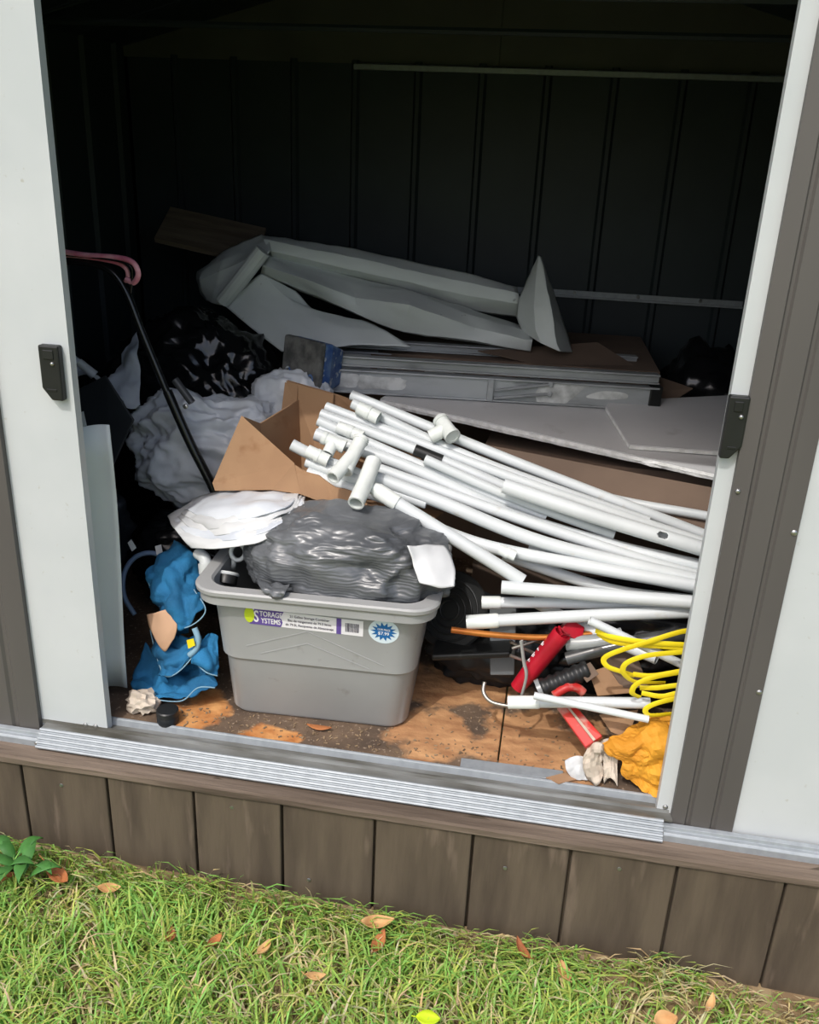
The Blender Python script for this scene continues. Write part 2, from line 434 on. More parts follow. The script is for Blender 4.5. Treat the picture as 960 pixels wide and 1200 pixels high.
g = MB(); g.slab([(XL, YB-.004, 1.848), (XR, YB-.004, 1.848), (XR, YB-.004, EAVE), (XM, YB-.004, RIDGE), (XL, YB-.004, EAVE)], .008)
gb = struct(g.build('wall_gable', GABLE), 'taupe steel gable above the back wall')
MB().box((XM-.012, YB-.022, 1.855), (XM+.012, YB-.004, RIDGE-.01)).build('gable_seam', GABLE, gb)
rr = thing('trim_1', (XM, YB, 0), 'bright steel rail along the top of the back wall', 'trim', kind='structure')
MB().prof([(YB-.05, 1.822), (YB-.02, 1.822), (YB-.02, 1.848), (YB-.028, 1.848), (YB-.046, 1.842), (YB-.05, 1.842)], -.98, XR-.05).build('top_rail', GALV, rr)
rr = thing('trim_2', (XM, YB, 0), 'thin steel rail half way up the back wall', 'trim', kind='structure')
MB().prof([(YB-.04, .925), (YB-.017, .925), (YB-.017, .955), (YB-.024, .955), (YB-.024, .933), (YB-.04, .933)], -1.0, .78).build('mid_rail', GALV, rr)
for x in (.05, .33, .6):
    MB().lathe([(.008, 0), (.008, .003), (.004, .006)], Matrix.Translation((x, YB-.024, .945)) @ Matrix.Rotation(math.radians(90), 4, 'X'), 8).build('rail_screw', SCREW, rr)
# roof: two ribbed slopes with a front overhang
rf = thing('ceiling', (XM, 1, EAVE), 'dark steel gable roof of the shed seen from below', 'roof', kind='structure')
for sgn, xe in ((-1, XL-.08), (1, XR+.08)):
    ze = EAVE - (RIDGE-EAVE)*.08/(XR-XM)
    y = -.13
    while y < YB+.1:
        y1 = min(y+.4, YB+.12)
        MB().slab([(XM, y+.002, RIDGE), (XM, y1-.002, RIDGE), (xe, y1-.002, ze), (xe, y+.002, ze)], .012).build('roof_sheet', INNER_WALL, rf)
        y += .4
for y in (.75, 1.5):
    mb = MB()
    mb.tube([(XL, y, EAVE), (XM, y, RIDGE-.04), (XR, y, EAVE)], .015, 6); mb.tube([(XL, y, EAVE-.01), (XR, y, EAVE-.01)], .012, 6)
    mb.build('roof_brace', INNER_WALL, rf)

# front: leaves, brown jambs, white wall panels, header
def screw(p, parent, r=.007):
    M_ = Matrix.Translation(p) @ Matrix.Rotation(math.radians(90), 4, 'X')
    mb = MB().lathe([(r, 0), (r*.95, .0025), (r*.6, .0045), (r*.3, .005)], M_, 10)
    return mb.build('screw', SCREW, parent, smooth=40)
DB, DT = -.030, 1.90
d1 = thing('door_1', (-1.25, .012, DB), 'wide white sliding door leaf with black pull', 'door', kind='structure')
MB().box((-1.62, .0, DB), (OX0, .003, DT)).build('leaf', WHITE_METAL, d1)
MB().box((OX0-.003, .003, DB), (OX0, .026, DT)).build('edge_flange', WHITE_METAL, d1)
MB().box((-1.62, .0225, DB), (OX0-.003, .026, DT)).build('inner_skin', INNER_WALL, d1)
d2 = thing('door_2', (.5, .012, DB), 'narrow white edge of the sliding door leaf with black pull', 'door', kind='structure')
MB().box((OX1, .0, DB), (.86, .003, DT)).build('leaf', WHITE_METAL, d2)
MB().box((OX1, .003, DB), (OX1+.003, .026, DT)).build('edge_flange', WHITE_METAL, d2)
MB().box((OX1+.003, .0225, DB), (.86, .026, DT)).build('inner_skin', INNER_WALL, d2)
for x in (-1.178, -1.148): screw((x, 0, DB+.028), d1)
screw((.383, 0, DB+.035), d2)
def pull(parent, x0, x1, z0, z1, flip):
    c = .022
    pts = [(x0, z0+c*1.3 if not flip else z0), (x0+c if not flip else x0+.004, z0), (x1-.004 if not flip else x1-c, z0), (x1, z0 if not flip else z0+c*1.3), (x1, z1), (x0, z1)]
    mb = MB(); mb.slab([Vector((a, -.022, b)) for a, b in pts], -.0219 if False else .0215)
    h = mb.build('door_pull', BLACK_PL, parent, bevel=.004)
    # recessed grip and its rim
    xa, xb = x0+.012, x1-.012
    MB().box((xa, -.0245, z1-.032), (xb, -.021, z1-.010)).build('grip_lip', BLACK_PL, h, bevel=.002)
    MB().box((xa, -.0235, z0+.022), (xb, -.021, z0+.028)).build('grip_ridge', BLACK_PL, h, bevel=.001)
    screw(Vector(((x0+x1)/2+.008, -.0215, z1-.042)), h, .005)
pull(d1, -1.180, -1.130, .925, 1.055, False)
pull(d2, .358, .400, .930, 1.065, True)

# brown jambs: folded profile with two shallow ribs
def jamb(name, xa, xb, label, mirror=False):
    w_ = xb-xa
    rel = [(0, .0), (0, -.016), (.22, -.020), (.25, -.014), (.29, -.014), (.32, -.020), (.62, -.022), (.65, -.017), (.69, -.017), (.72, -.022), (.985, -.022), (1, -.016), (1, .0)]
    if mirror: rel = [(1-a, b) for a, b in reversed(rel)]
    t = thing(name, (xa, 0, -.05), label, 'trim', kind='structure')
    MB().profz([(xa+a*w_, b) for a, b in rel], -.048, 1.9).build('jamb', BROWN_METAL, t)
    return t
j2 = jamb('trim_4', .398, .548, 'dark brown folded jamb beside the narrow door edge')
for z in (-.035, .38, .78, 1.2): screw((.538, -.021, z), j2)
for z in (-.035, .86): screw((.409, -.017, z), j2, .006)
j1 = jamb('trim_3', -1.56, -1.309, 'dark brown folded jamb beside the wide white door leaf', True)
for z in (-.035, .5, 1.0): screw((-1.548, -.021, z), j1)
screw((-1.322, -.017, -.035), j1, .006)
wr = struct(MB().box((.548, -.012, -.045), (XR, .012, 2.0)).build('wall_front', WHITE_METAL), 'white sheet metal front wall panel beside the brown jamb')
wl = struct(MB().box((XL, -.012, -.045), (-1.56, .012, 2.0)).build('wall_front', WHITE_METAL), 'white sheet metal front wall panel beyond the wide door leaf')
hd = MB(); hd.add([(XL, -.004, EAVE+.0), (XR, -.004, EAVE+.0), (XR, -.004, EAVE+.03), (XM, -.004, RIDGE), (XL, -.004, EAVE+.03), (XL, .02, EAVE), (XR, .02, EAVE), (XR, .02, EAVE+.03), (XM, .02, RIDGE), (XL, .02, EAVE+.03)],
       [(0,1,2,3,4), (9,8,7,6,5), (0,5,6,1), (1,6,7,2), (2,7,8,3), (3,8,9,4), (4,9,5,0)])
struct(hd.build('wall_front_gable', WHITE_METAL), 'white front gable over the doors')
hh = struct(MB().box((-1.6, -.03, 1.875), (.85, -.0005, 1.97)).build('trim_5', BROWN_METAL), 'brown header over the door opening')

# threshold: galvanised sliding track
tr = thing('trim_6', (XM, 0, -.06), 'galvanised sliding door track with ribbed lip', 'track', kind='structure')
# ribbed front lip
y0, z0, y1, z1 = -.066, -.053, -.030, -.008
n_ = 5; pts = []
for i in range(n_):
    for t_, off in ((0.08, 0), (.30, .0045), (.70, .0045), (.92, 0)):
        t = (i+t_)/n_; dy, dz = (y1-y0), (z1-z0); L = math.hypot(dy, dz)
        pts.append((y0+dy*t-dz/L*off, z0+dz*t+dy/L*off))
lip = pts + [(y1+.002, z1-.004), (y0+.006, z0-.001)]
MB().prof(lip, -1.295, .378).build('ribbed_lip', GALV, tr)
MB().prof([(-.030, -.010), (.040, -.014), (.040, -.020), (-.030, -.016)], -1.295, .40).build('track_bed', GALV_DIRTY, tr)
MB().prof([(.030, -.016), (.0345, .004), (.040, .006), (.0455, .003), (.047, -.016)], OX0-.05, OX1+.03).build('inner_ridge', GALV, tr, bevel=.001)
MB().prof([(-.004, -.014), (-.002, -.003), (.003, -.003), (.005, -.014)], OX0-.2, OX1+.03).build('guide_ridge', GALV_DIRTY, tr)
for xa, xb in ((XL, -1.297), (.380, XR)):
    MB().prof([(-.050, -.062), (-.050, -.042), (-.046, -.036), (-.036, -.036), (-.034, -.026), (-.022, -.024), (-.0225, -.062)], xa, xb).build('base_rail', GALV, tr, bevel=.001)
screw((-1.300, -.05, -.047), tr, .006)
# metal strip lying inside the track
o = MB().box((-.14, .045, .0005), (.13, .085, .004), Matrix.Rotation(math.radians(1.5), 4, 'Z')).build('metal_strip', GALV, bevel=.001)
tag(o, 'flat grey metal strip lying on the floor behind the track', 'metal strip')

# plinth: cap timber and vertical planks
pl = thing('wall_plinth', (XM, -.08, -.45), 'brown plank skirting under the shed with a timber cap', 'plinth', kind='structure')
PE = [-2.08, -1.829, -1.579, -1.329, -1.079, -.832, -.589, -.339, -.085, .161, .419, .673, .925, 1.18, 1.33]
for a, b in zip(PE[:-1], PE[1:]):
    dz = random.uniform(-.003, .003)
    MB().box((a+.0035, -.092+random.uniform(-.002, .002), -.56), (b-.0035, -.07, -.090)).build('plank', PLANK, pl, bevel=.004)
MB().box((PE[0], -.07, -.56), (PE[-1], -.05, -.06)).build('backing', PLANK, pl)
mb = MB(); N = 60; top = []; 
rows = []
for i in range(N+1):
    x = PE[0]+(PE[-1]-PE[0])*i/N; j = lambda k: .0022*noise.noise(Vector((x*6, k, 0)))
    rows.append([Vector((x, a+j(k), b+j(k+5))) for k, (a, b) in enumerate(((.03, -.09), (-.098, -.0885), (-.103, -.083), (-.104, -.066), (-.099, -.060), (.03, -.0585)))])
mb.loft(rows, closed=True, cap0=True, cap1=True); mb.build('cap_timber', CAPWOOD, pl)
# nail heads
for px, py in ((72, 920), (272, 946), (592, 920+17+80), (362, 1031), (726, 1018)):
    p = P(px, py, -.092); MB().lathe([(.006, 0), (.005, .002)], Matrix.Translation((p.x, -.0925, p.z)) @ Matrix.Rotation(math.radians(90), 4, 'X'), 8).build('nail_head', SCREW, pl)

# ground
def gz(x, y): return -.402 - .034*(x+.3) + .012*noise.noise(Vector((x*2.5, y*2.5, 3)))
mb = MB(); R = []
for j in range(61):
    y = -3.2+3.12*j/60
    R.append([Vector((-3.5+6*i/80, y, gz(-3.5+6*i/80, y))) for i in range(81)])
mb.loft(R, closed=False); gr = struct(mb.build('ground', SOIL, smooth=180), 'bare soil under the lawn')
me = bpy.data.meshes.new('outer_ground')
mb = MB().box((-30, -40, -.9), (30, 30, -.46)); struct(mb.build('ground', mat('far_lawn', lin(96, 128, 60), lin(130, 140, 80), 3, rough=1)), 'wider lawn around the shed')

# ------------------------------------------------------------------ storage tub
TM = Matrix.Translation((-.572, .338, 0)) @ Matrix.Rotation(math.radians(2.6), 4, 'Z')
tub = thing('storage_tub', (-.572, .338, 0), 'grey plastic storage tub with a purple product label', 'storage tub')
mb = MB()
lv = [(.222, .150, .05, .001), (.246, .172, .05, .003), (.254, .180, .055, .014), (.266, .190, .06, .178), (.269, .193, .06, .186), (.275, .199, .062, .192), (.290, .210, .065, .372), (.296, .216, .066, .384)]
mb.loft([rrect(a, b, r, z, TM) for a, b, r, z in lv], cap0=True)
inner = [(.296, .216, .066, .384), (.290, .210, .064, .384), (.286, .206, .062, .36), (.262, .186, .055, .19), (.244, .17, .05, .02)]
mb.loft([rrect(a, b, r, z, TM) for a, b, r, z in inner], cap1=True)
body = mb.build('tub_body', TUB, tub, smooth=35)
mb = MB()
rim = [(.292, .212, .066, .372), (.318, .236, .07, .378), (.321, .239, .071, .372), (.322, .240, .072, .394), (.330, .247, .074, .402), (.331, .248, .074, .412), (.327, .244, .073, .417), (.296, .214, .066, .417), (.290, .209, .064, .410), (.290, .209, .064, .384)]
mb.loft([rrect(a, b, r, z, TM, 8) for a, b, r, z in rim]); mb.build('tub_rim', TUB, tub, smooth=35)
def TF(u, z, off=.0):           # a point on the tub's front face
    t = (z-.192)/(.372-.192); hd_ = .199+t*(.210-.199)
    return TM @ Vector((u, -hd_-off, z))
def TFM(u, z, off, rot=0):
    o = TF(u, z, off); x = (TF(u+.01, z, off)-o).normalized(); zz = (TF(u, z+.01, off)-o).normalized(); n = x.cross(zz)
    return Matrix(((x.x, zz.x, n.x, o.x), (x.y, zz.y, n.y, o.y), (x.z, zz.z, n.z, o.z), (0, 0, 0, 1))) @ Matrix.Rotation(math.radians(rot), 4, 'Z')
# embossed chevron and ribs
mb = MB()
for (ax, az, bx, bz) in ((-.19, .235, -.02, .300), (-.02, .300, .19, .215), (-.15, .215, -.02, .262), (-.02, .262, .15, .200)):
    d = Vector((bx-ax, 0, bz-az)).normalized()*.0014; nx, nz = -d.z, d.x
    q = [TF(ax+nx, az+nz, .0004), TF(bx+nx, bz+nz, .0004), TF(bx-nx, bz-nz, .0004), TF(ax-nx, az-nz, .0004)]
    mb.slab(q, -.0008); mb.slab(q, .0008)
mb.build('embossed_chevron', TUB, tub)
# label
def plate(mb, M_, pts, th=.0006): mb.slab([M_ @ Vector((a, b, 0)) for a, b in pts], th)
LM = TFM(-.028, .330, .0012, -1.2)
mb = MB(); plate(mb, LM, [(-.150, -.024), (.160, -.024), (.160, .024), (-.150, .024)]); lab = mb.build('product_label', LABEL_W, tub)
up = LM @ Matrix.Translation((0, 0, .0006))
mb = MB(); plate(mb, up, [(-.150, -.024), (-.063, -.024), (-.058, -.010), (-.064, .006), (-.055, .024), (-.135, .024)]); mb.build('label_purple_panel', PURPLE, lab)
mb = MB(); plate(mb, up, [(.088, -.024), (.101, -.024), (.101, .024), (.088, .024)]); mb.build('label_purple_stripe', PURPLE, lab)
up2 = LM @ Matrix.Translation((0, 0, .0014))
mb = MB(); plate(mb, up2, [(-.149+.014*math.cos(a), .004+.024*math.sin(a)) for a in [k*math.pi/10 for k in range(20)]]); mb.build('label_green_oval', GREEN_DOT, lab)
mb = MB(); text_mesh('TORAGE', .0225, up2 @ Matrix.Translation((-.090, .011, .0003)), mb, bold=.0005, sx=.70); text_mesh('YSTEMS', .0225, up2 @ Matrix.Translation((-.090, -.010, .0003)), mb, bold=.0005, sx=.70)
text_mesh('S', .050, up2 @ Matrix.Translation((-.130, .000, .0003)), mb, bold=.0008, sx=.62); mb.build('label_title', LABEL_W, lab, fixn=False)
mb = MB()
for t_, z_ in (('21 Gallon Storage Container', .013), ('Bac de rangement de 79.5 litres', 0), ('de 79.5L Recipiente de Almacenaje', -.013)):
    text_mesh(t_, .0105, up @ Matrix.Translation((.015, z_, .0003)), mb, bold=.0001, sx=.88)
mb.build('label_small_print', INK, lab, fixn=False)
mb = MB(); random.seed(3); x = .112
while x < .148:
    w_ = random.choice((.0008, .0014, .0022)); plate(mb, up, [(x, -.014), (x+w_, -.014), (x+w_, .013), (x, .013)], .0003); x += w_+random.choice((.0009, .0016))
mb.build('label_barcode', INK, lab)
SM = TFM(.187, .325, .0012, -3)
mb = MB(); plate(mb, SM, [(.041*math.cos(a), .037*math.sin(a)) for a in [k*math.pi/16 for k in range(32)]]); st = mb.build('price_sticker', STICK, tub)
pts = []
for k in range(28):
    a = math.pi*2*k/28; r = (.034 if k % 2 == 0 else .021); pts.append((r*1.05*math.cos(a), r*.85*math.sin(a)))
mb = MB(); SU = SM @ Matrix.Translation((0, 0, .0008))
c = len(mb.v); mb.add([SU @ Vector((a, b, 0)) for a, b in pts]+[SU @ Vector((0, 0, 0))], [(k, (k+1) % 28, 28) for k in range(28)]); mb.build('sticker_starburst', STAR_BLUE, st)
mb = MB(); text_mesh('OUR PRICE', .0085, SU @ Matrix.Translation((0, .006, .0004)), mb, bold=.0002, sx=.8); text_mesh('$7.99', .0135, SU @ Matrix.Translation((0, -.006, .0004)), mb, bold=.0002); mb.build('sticker_price', LABEL_W, st, fixn=False)

# ------------------------------------------------------------------ things in and on the tub
mb = MB(); bag_mesh(mb, (-.506, .312, .445), (.274, .174, .140), 3, amp=.16, cr=-.10, f=1.9, cf=1.7, sub=6, zmin=.25, sq=.8)
o = mb.build('plastic_bag', BAG_GREY, smooth=180); tag(o, 'bulging charcoal plastic bag filling the grey storage tub', 'plastic bag')
mb = MB(); mb.net([[P(300, 678, .155), P(318, 684, .14), P(340, 686, .145)], [P(306, 690, .10), P(322, 693, .088), P(336, 692, .095)], [P(316, 700, .088), P(324, 703, .080), P(330, 699, .086)]], 8, jit=.004, jf=30, crum=.006, cf=40)
mb.build('gathered_corner', BAG_GREY, o, smooth=60, solid=.002)
mb = MB(); mb.net([[P(478, 640, .16), P(500, 638, .20), P(522, 640, .22)], [P(484, 662, .15), P(506, 662, .16), P(532, 664, .18)], [P(492, 682, .13), P(514, 688, .13), P(533, 686, .14)]], 6, jit=.006, jf=25)
o = mb.build('white_card', FILM, smooth=180, solid=.002); tag(o, 'white folded card in clear film lying on the charcoal bag', 'card')
# folded white plastic sheeting draped over the tub's back corner, in layers
fs = thing('folded_sheeting', P(280, 640, .3), 'flat bundle of folded white plastic sheeting over the tub corner', 'plastic sheeting')
for k in range(5):
    d = k*7.5; a = .21+k*.014; e = k*4
    mb = MB()
    mb.net([[P(197+e, 606-d*.2, a+.20), P(236, 586-d*.12, a+.24), P(282, 578-d*.08, a+.26), P(322, 577, a+.27), P(358-k*2, 577, a+.27)],
            [P(201+e, 616-d*.6, a+.11), P(244, 606-d*.7, a+.12), P(290, 600-d*.7, a+.13), P(328, 592-d*.5, a+.15), P(358-k*2, 584-d*.2, a+.18)],
            [P(212+e, 629-d*.9, a+.05), P(250, 630-d, a+.03), P(296, 622-d, a+.03), P(332, 610-d*.7, a+.07), P(356-k*2, 592-d*.35, a+.12)],
            [P(226+e, 642-d, a+.03), P(256, 643-d, a+.0), P(298, 637-d, a-.005), P(334, 621-d*.8, a+.03), P(355-k*2, 598-d*.4, a+.10)]], 8, jit=.004, jf=14, seed=k, crum=.006, cf=11)
    mb.build('sheet_layer', FILM if k in (0, 2, 3) else BAG_WHITE, fs, smooth=40, solid=.004)
# fittings in the tub
mb = MB(); c0 = P(279, 647, .3); ring = [c0+Vector((.021*math.cos(a), .008*math.sin(a), .021*math.sin(a))) for a in [k*math.pi/8 for k in range(17)]]
mb.tube(ring, .0065, 8, caps=False); mb.tube([c0+Vector((-.012, 0, -.018)), c0+Vector((-.02, .01, -.06))], .008, 8)
o = mb.build('ring_hook', FITTING, smooth=180); tag(o, 'small white ring hook sticking out of the grey tub', 'hook')
ft = thing('pipe_elbow', P(240, 690, .24), 'grey pipe elbow standing in the corner of the tub', 'pipe fitting')
p = [P(242, 690, .24), P(242, 668, .25), P(240, 655, .26), P(232, 648, .28)]
MB().tube(spline(p, 4), .017, 12, wall=.003).build('elbow', PVC_OLD, ft, smooth=180)
MB().tube([P(242, 672, .249), P(241, 660, .256)], .021, 12).build('collar', PVC_OLD, ft, smooth=40)
ft = thing('threaded_cap', P(266, 690, .25), 'dark round threaded cap inside the grey tub', 'pipe fitting')
cM = Matrix.Translation(P(267, 672, .25)) @ Matrix.Rotation(math.radians(-35), 4, 'X')
MB().lathe([(.03, -.03), (.03, .0), (.027, .004), (.02, .004)], cM, 18).build('cap', BLACK_PL, ft, smooth=40)
MB().lathe([(.031, -.006), (.033, -.003), (.033, .001), (.031, .003)], cM, 18).build('cap_ring', PVC_OLD, ft, smooth=40)

# ------------------------------------------------------------------ cardboard box holding the pipes
bx = thing('cardboard_box', P(345, 600, .5), 'open torn cardboard box holding the white pipes', 'cardboard box')
A_ = P(336, 446, .80); B_ = P(392, 462, .78); Cc = P(372, 540, .70); D_ = P(318, 520, .66)
T0, T1, T2 = P(284, 488, .52), P(304, 496, .60), P(350, 468, .79); dnv = Vector((.01, 0, -.26))
MB().slab([T2+Vector((0, 0, .0)), A_, B_, P(384, 560, .74), T2+dnv], .005).build('back_panel', CARD, bx)
MB().slab([P(334, 448, .80), P(349, 450, .79), P(348, 472, .775), P(330, 480, .77)], -.005).build('corner_flap', CARD, bx)
MB().slab([T0, T1, T1+dnv, T0+dnv], .005).build('side_panel', CARD, bx)
MB().slab([T1, T2, T2+dnv, T1+dnv], .005).build('side_panel', CARD, bx)
MB().slab([P(283, 487, .52), P(345, 543, .43), P(352, 579, .40), P(318, 574, .40), P(252, 575, .43), P(249, 566, .44)], -.005).build('front_flap', CARD, bx)
mb = MB(); N = 14; topv = []; botv = []
for i in range(N+1):
    t = i/N; x = 345+t*135; y = 545+t*68+4*math.sin(t*23)*(.3+t)
    topv.append(P(x, y, .43-.03*t)); botv.append(P(352+t*128, 579+t*48, .40-.02*t))
mb.loft([topv, botv, [v+Vector((0, .006, 0)) for v in botv], [v+Vector((0, .006, 0)) for v in topv]], closed=False); mb.f += [[len(topv)*3+i, len(topv)*3+i+1, i+1, i] for i in range(N)]; mb.mi += [0]*N
mb.build('front_panel', CARD, bx)
MB().slab([P(318, 574, .41), P(480, 626, .39), P(520, 600, .72), P(345, 560, .76)], .005).build('base_panel', CARD, bx)
MB().slab([A_+Vector((0, .01, 0)), B_+Vector((0, .01, 0)), P(480, 492, .80), P(500, 560, .76), P(384, 550, .74)], .005).build('rear_panel', CARD, bx)

# ------------------------------------------------------------------ pipes
PG = 'white plastic pipes in the heap beside the tub'
def sagline(ctrl, n=8): return spline([P(*c) for c in ctrl], n)
def extend(ctrl_pts, ext):
    a, b = ctrl_pts[-2], ctrl_pts[-1]; return ctrl_pts + [b+(b-a).normalized()*ext]
def pipe(ctrl, rpx, label=None, ext=0, m_=None, couple=None, tape=None, sleeves=()):
    pts = [P(*c) for c in ctrl]
    if ext: pts.append(pts[-1]+(pts[-1]-pts[-2]).normalized()*ext)
    r = PX(rpx, ctrl[0][2]); sp = spline(pts, 8) if len(pts) > 2 else spline(pts, 4)
    m_ = m_ or PVC
    label = label or 'plain white plastic pipe in the heap spilling from the cardboard box'
    if not couple and not tape:
        o = MB().tube(sp, r, 16, wall=r*.16).build('plastic_pipe', m_, smooth=50)
        return tag(o, label, 'pipe', PG)
    lo = min(sp, key=lambda v: v.z)
    t = thing('plastic_pipe', lo-Vector((0, 0, r)), label, 'pipe', PG)
    MB().tube(sp, r, 16, wall=r*.16).build('tube', m_, t, smooth=50)
    if couple:
        d = (sp[1]-sp[0]).normalized(); L = couple
        MB().tube([sp[0]-d*.012, sp[0]+d*(L-.006), sp[0]+d*L], [r*1.2, r*1.2, r*1.1], 16, wall=r*.2).build('coupling', FITTING, t, smooth=50)
    if tape:
        a, b = P(*tape[0]), P(*tape[1])
        MB().tube([a, a.lerp(b, .5), b], r*1.12, 14).build('black_tape', BLACK_PL, t, smooth=50)
    return t
# back layer
pipe([(540, 517, .76), (690, 577, .70), (835, 606, .66)], 5.5, 'thin white pipe lying rearmost, under the white board edge', ext=.35)
pipe([(412, 463, .72), (600, 540, .66), (823, 626, .60)], 6.5, 'white pipe running highest out of the cardboard box', ext=.35)
pipe([(413, 473, .68), (560, 540, .63), (760, 612, .58)], 6.5, 'white pipe under the pale coupling sleeve at the box rear')
pipe([(382, 477, .66), (600, 560, .60), (823, 636, .56)], 6.5, 'white pipe lying just above the black-taped pipe', ext=.35)
pipe([(376, 485, .62), (500, 532, .59), (660, 600, .56)], 6.5, 'white pipe with a band of black tape', tape=((486, 527, .588), (518, 540, .585)))
pipe([(373, 493, .59), (480, 540, .57), (640, 607, .53)], 6.5, 'white pipe lying just below the black-taped pipe')
pipe([(374, 502, .585), (460, 540, .575), (560, 582, .55)], 5.5, 'slim white pipe tucked beneath the black-taped pipe')
pipe([(498, 538, .545), (600, 583, .53), (720, 627, .50)], 6, 'thinner white pipe with its open end resting on the heap')
pipe([(370, 509, .56), (480, 548, .54), (600, 603, .51), (720, 640, .48), (823, 664, .46)], 8, 'thick white pipe starting at the tee in the box mouth', ext=.3)
# thick pipe with a jagged hole broken through its wall
hpts = [P(590, 569, .48), P(700, 606, .46), P(823, 643, .44)]; hpts.append(hpts[-1]+(hpts[-1]-hpts[-2]).normalized()*.3)
hr = PX(8.5, .48); hb = MB().tube(spline(hpts, 90), hr, 40, caps=False)
hc = min(spline(hpts, 90), key=lambda v: (v-P(776, 629, .447)).length); ha = (hpts[2]-hpts[1]).normalized()
hn_ = Vector((0, -1, .75)); hn_ = (hn_-ha*hn_.dot(ha)).normalized(); ht = ha.cross(hn_)
keep = []
for f in hb.f:
    d = sum((hb.v[i] for i in f), Vector())/len(f)-hc
    u_, n_c, t_c = d.dot(ha), d.dot(hn_), d.dot(ht); v_ = math.atan2(t_c, n_c)*hr
    an = math.atan2(v_/.010, u_/.014); lim = 1+.45*noise.noise(Vector((math.cos(an)*2.2, math.sin(an)*2.2, 4)))
    if not (n_c > 0 and math.hypot(u_/.014, v_/.010) < lim): keep.append(f)
hb.f = keep; hb.mi = [0]*len(keep)
o = hb.build('plastic_pipe', PVC, smooth=50, solid=.003); tag(o, 'thick white pipe with a jagged hole near the door edge', 'pipe', PG)
pipe([(440, 548, .50), (600, 605, .475), (740, 652, .45), (823, 676, .43)], 7, 'white pipe starting behind the tee of the front pipe', ext=.3)
pipe([(342, 521, .48), (372, 536, .48), (430, 560, .47)], 7.5, 'short white pipe end lying in the box mouth')
pipe([(359, 541, .46), (400, 556, .455), (500, 590, .44)], 7, 'white pipe stub lying low along the torn box front')
pipe([(360, 553, .44), (400, 568, .44), (450, 585, .43)], 6, 'white pipe stub lying lowest along the torn box front')
pipe([(441, 560, .45), (520, 590, .44), (640, 637, .42), (815, 679, .39)], 8.5, 'thick white pipe starting right beside the tee of the front pipe', ext=.3)
pipe([(470, 600, .42), (560, 637, .40), (690, 664, .38), (815, 686, .37)], 8, 'thick white pipe passing under the slanting front pipe', ext=.3)
pipe([(590, 650, .44), (713, 690, .41), (815, 704, .40)], 7, 'white pipe half hidden beneath the long white pipes', ext=.2)
pipe([(620, 640, .47), (720, 668, .45), (815, 690, .43)], 6.5, 'white pipe half hidden beneath the long white pipes', ext=.2)
# front layer, right of the tub
pipe([(588, 688, .29), (700, 697, .29), (813, 706, .29)], 8.5, 'thick white pipe with an open cut end lying above the coupled pipes', ext=.3)
pipe([(570, 706, .32), (677, 707, .33), (813, 712, .34)], 7, 'white pipe ending in a short coupling just under the thick cut pipe', ext=.3, couple=.04)
pipe([(552, 729, .25), (640, 724, .27), (727, 720, .29), (813, 717, .31)], 8, 'white pipe with a wide coupling above the copper tube', ext=.25, couple=.075)
pipe([(691, 727, .15), (798, 778, .15)], 5.5, 'slim white pipe slanting down behind the yellow strap', ext=.12)
pipe([(601, 823, .125), (680, 823, .125), (762, 824, .13)], 7.5, 'white pipe with a coupling lying just above the bare floor', couple=.07)
pipe([(626, 815, .085), (760, 843, .085)], 5, 'thin white pipe laid across the lowest coupled pipe')
pipe([(625, 705, .40), (700, 742, .30), (770, 772, .22)], 7, 'white pipe slanting under the front pipes')
# tee-ended front pipe
tp = thing('plastic_pipe', P(613, 679, .33), 'front white pipe with a tee fitting, slanting down from the box', 'pipe', PG)
a, b = P(455, 583, .37), P(613, 681, .31); r = PX(8.5, .37)
MB().tube(spline([a, b], 5), r, 16, wall=r*.16).build('tube', PVC, tp, smooth=50)
d = (a-b).normalized()
tee = MB(); tee.tube([a-d*.03, a+d*.035, a+d*.05], [r*1.2, r*1.2, r*.9], 16)
c = a+d*.058
tee.tube([P(438, 540, .43), P(428, 566, .36), P(417, 590, .285)], r*1.22, 16, wall=r*.25)
tee.build('tee_fitting', FITTING, tp, smooth=50)
def tee_thing(p0, p1, q, rpx, label, m_=FITTING):
    r = PX(rpx, p0[2]); A, B, Q = P(*p0), P(*p1), P(*q); mid = A.lerp(B, .5)
    lo = min((A, B, Q), key=lambda v: v.z)
    t = thing('pipe_tee', lo-Vector((0, 0, r)), label, 'pipe fitting', 'pale tee fittings on the pipes')
    MB().tube([A, mid, B], r, 16, wall=r*.2).build('through_tube', m_, t, smooth=50)
    MB().tube([mid, Q], r*.95, 16, wall=r*.2).build('branch', m_, t, smooth=50)
    for x_, y_ in ((A, mid), (B, mid)):
        dd = (y_-x_).normalized(); MB().tube([x_, x_+dd*.012], r*1.1, 16, wall=r*.22).build('collar', m_, t, smooth=50)
tee_thing((424, 514, .50), (404, 552, .40), (390, 560, .35), 9, 'pale tee fitting standing behind the front tee')
tee_thing((516, 492, .66), (531, 512, .60), (505, 512, .62), 9, 'pale tee fitting lying on the rear pipes')
tee_thing((378, 512, .50), (404, 524, .50), (384, 532, .47), 8, 'pale tee fitting in the box mouth beside the short pipe end')
def sleeve(p0, p1, rpx, label):
    r = PX(rpx, p0[2]); a, b = P(*p0), P(*p1); 
    t = thing('pipe_coupling', min(a, b, key=lambda v: v.z)-Vector((0, 0, r)), label, 'pipe fitting', 'loose couplings among the pipes')
    MB().tube([a, b], r, 16, wall=r*.2).build('sleeve', FITTING, t, smooth=50)
    MB().tube([a.lerp(b, .42), a.lerp(b, .58)], r*1.1, 16).build('stop_ring', FITTING, t, smooth=50)
sleeve((420, 478, .64), (444, 490, .63), 8.5, 'pale coupling sleeve lying on the uppermost pipes')
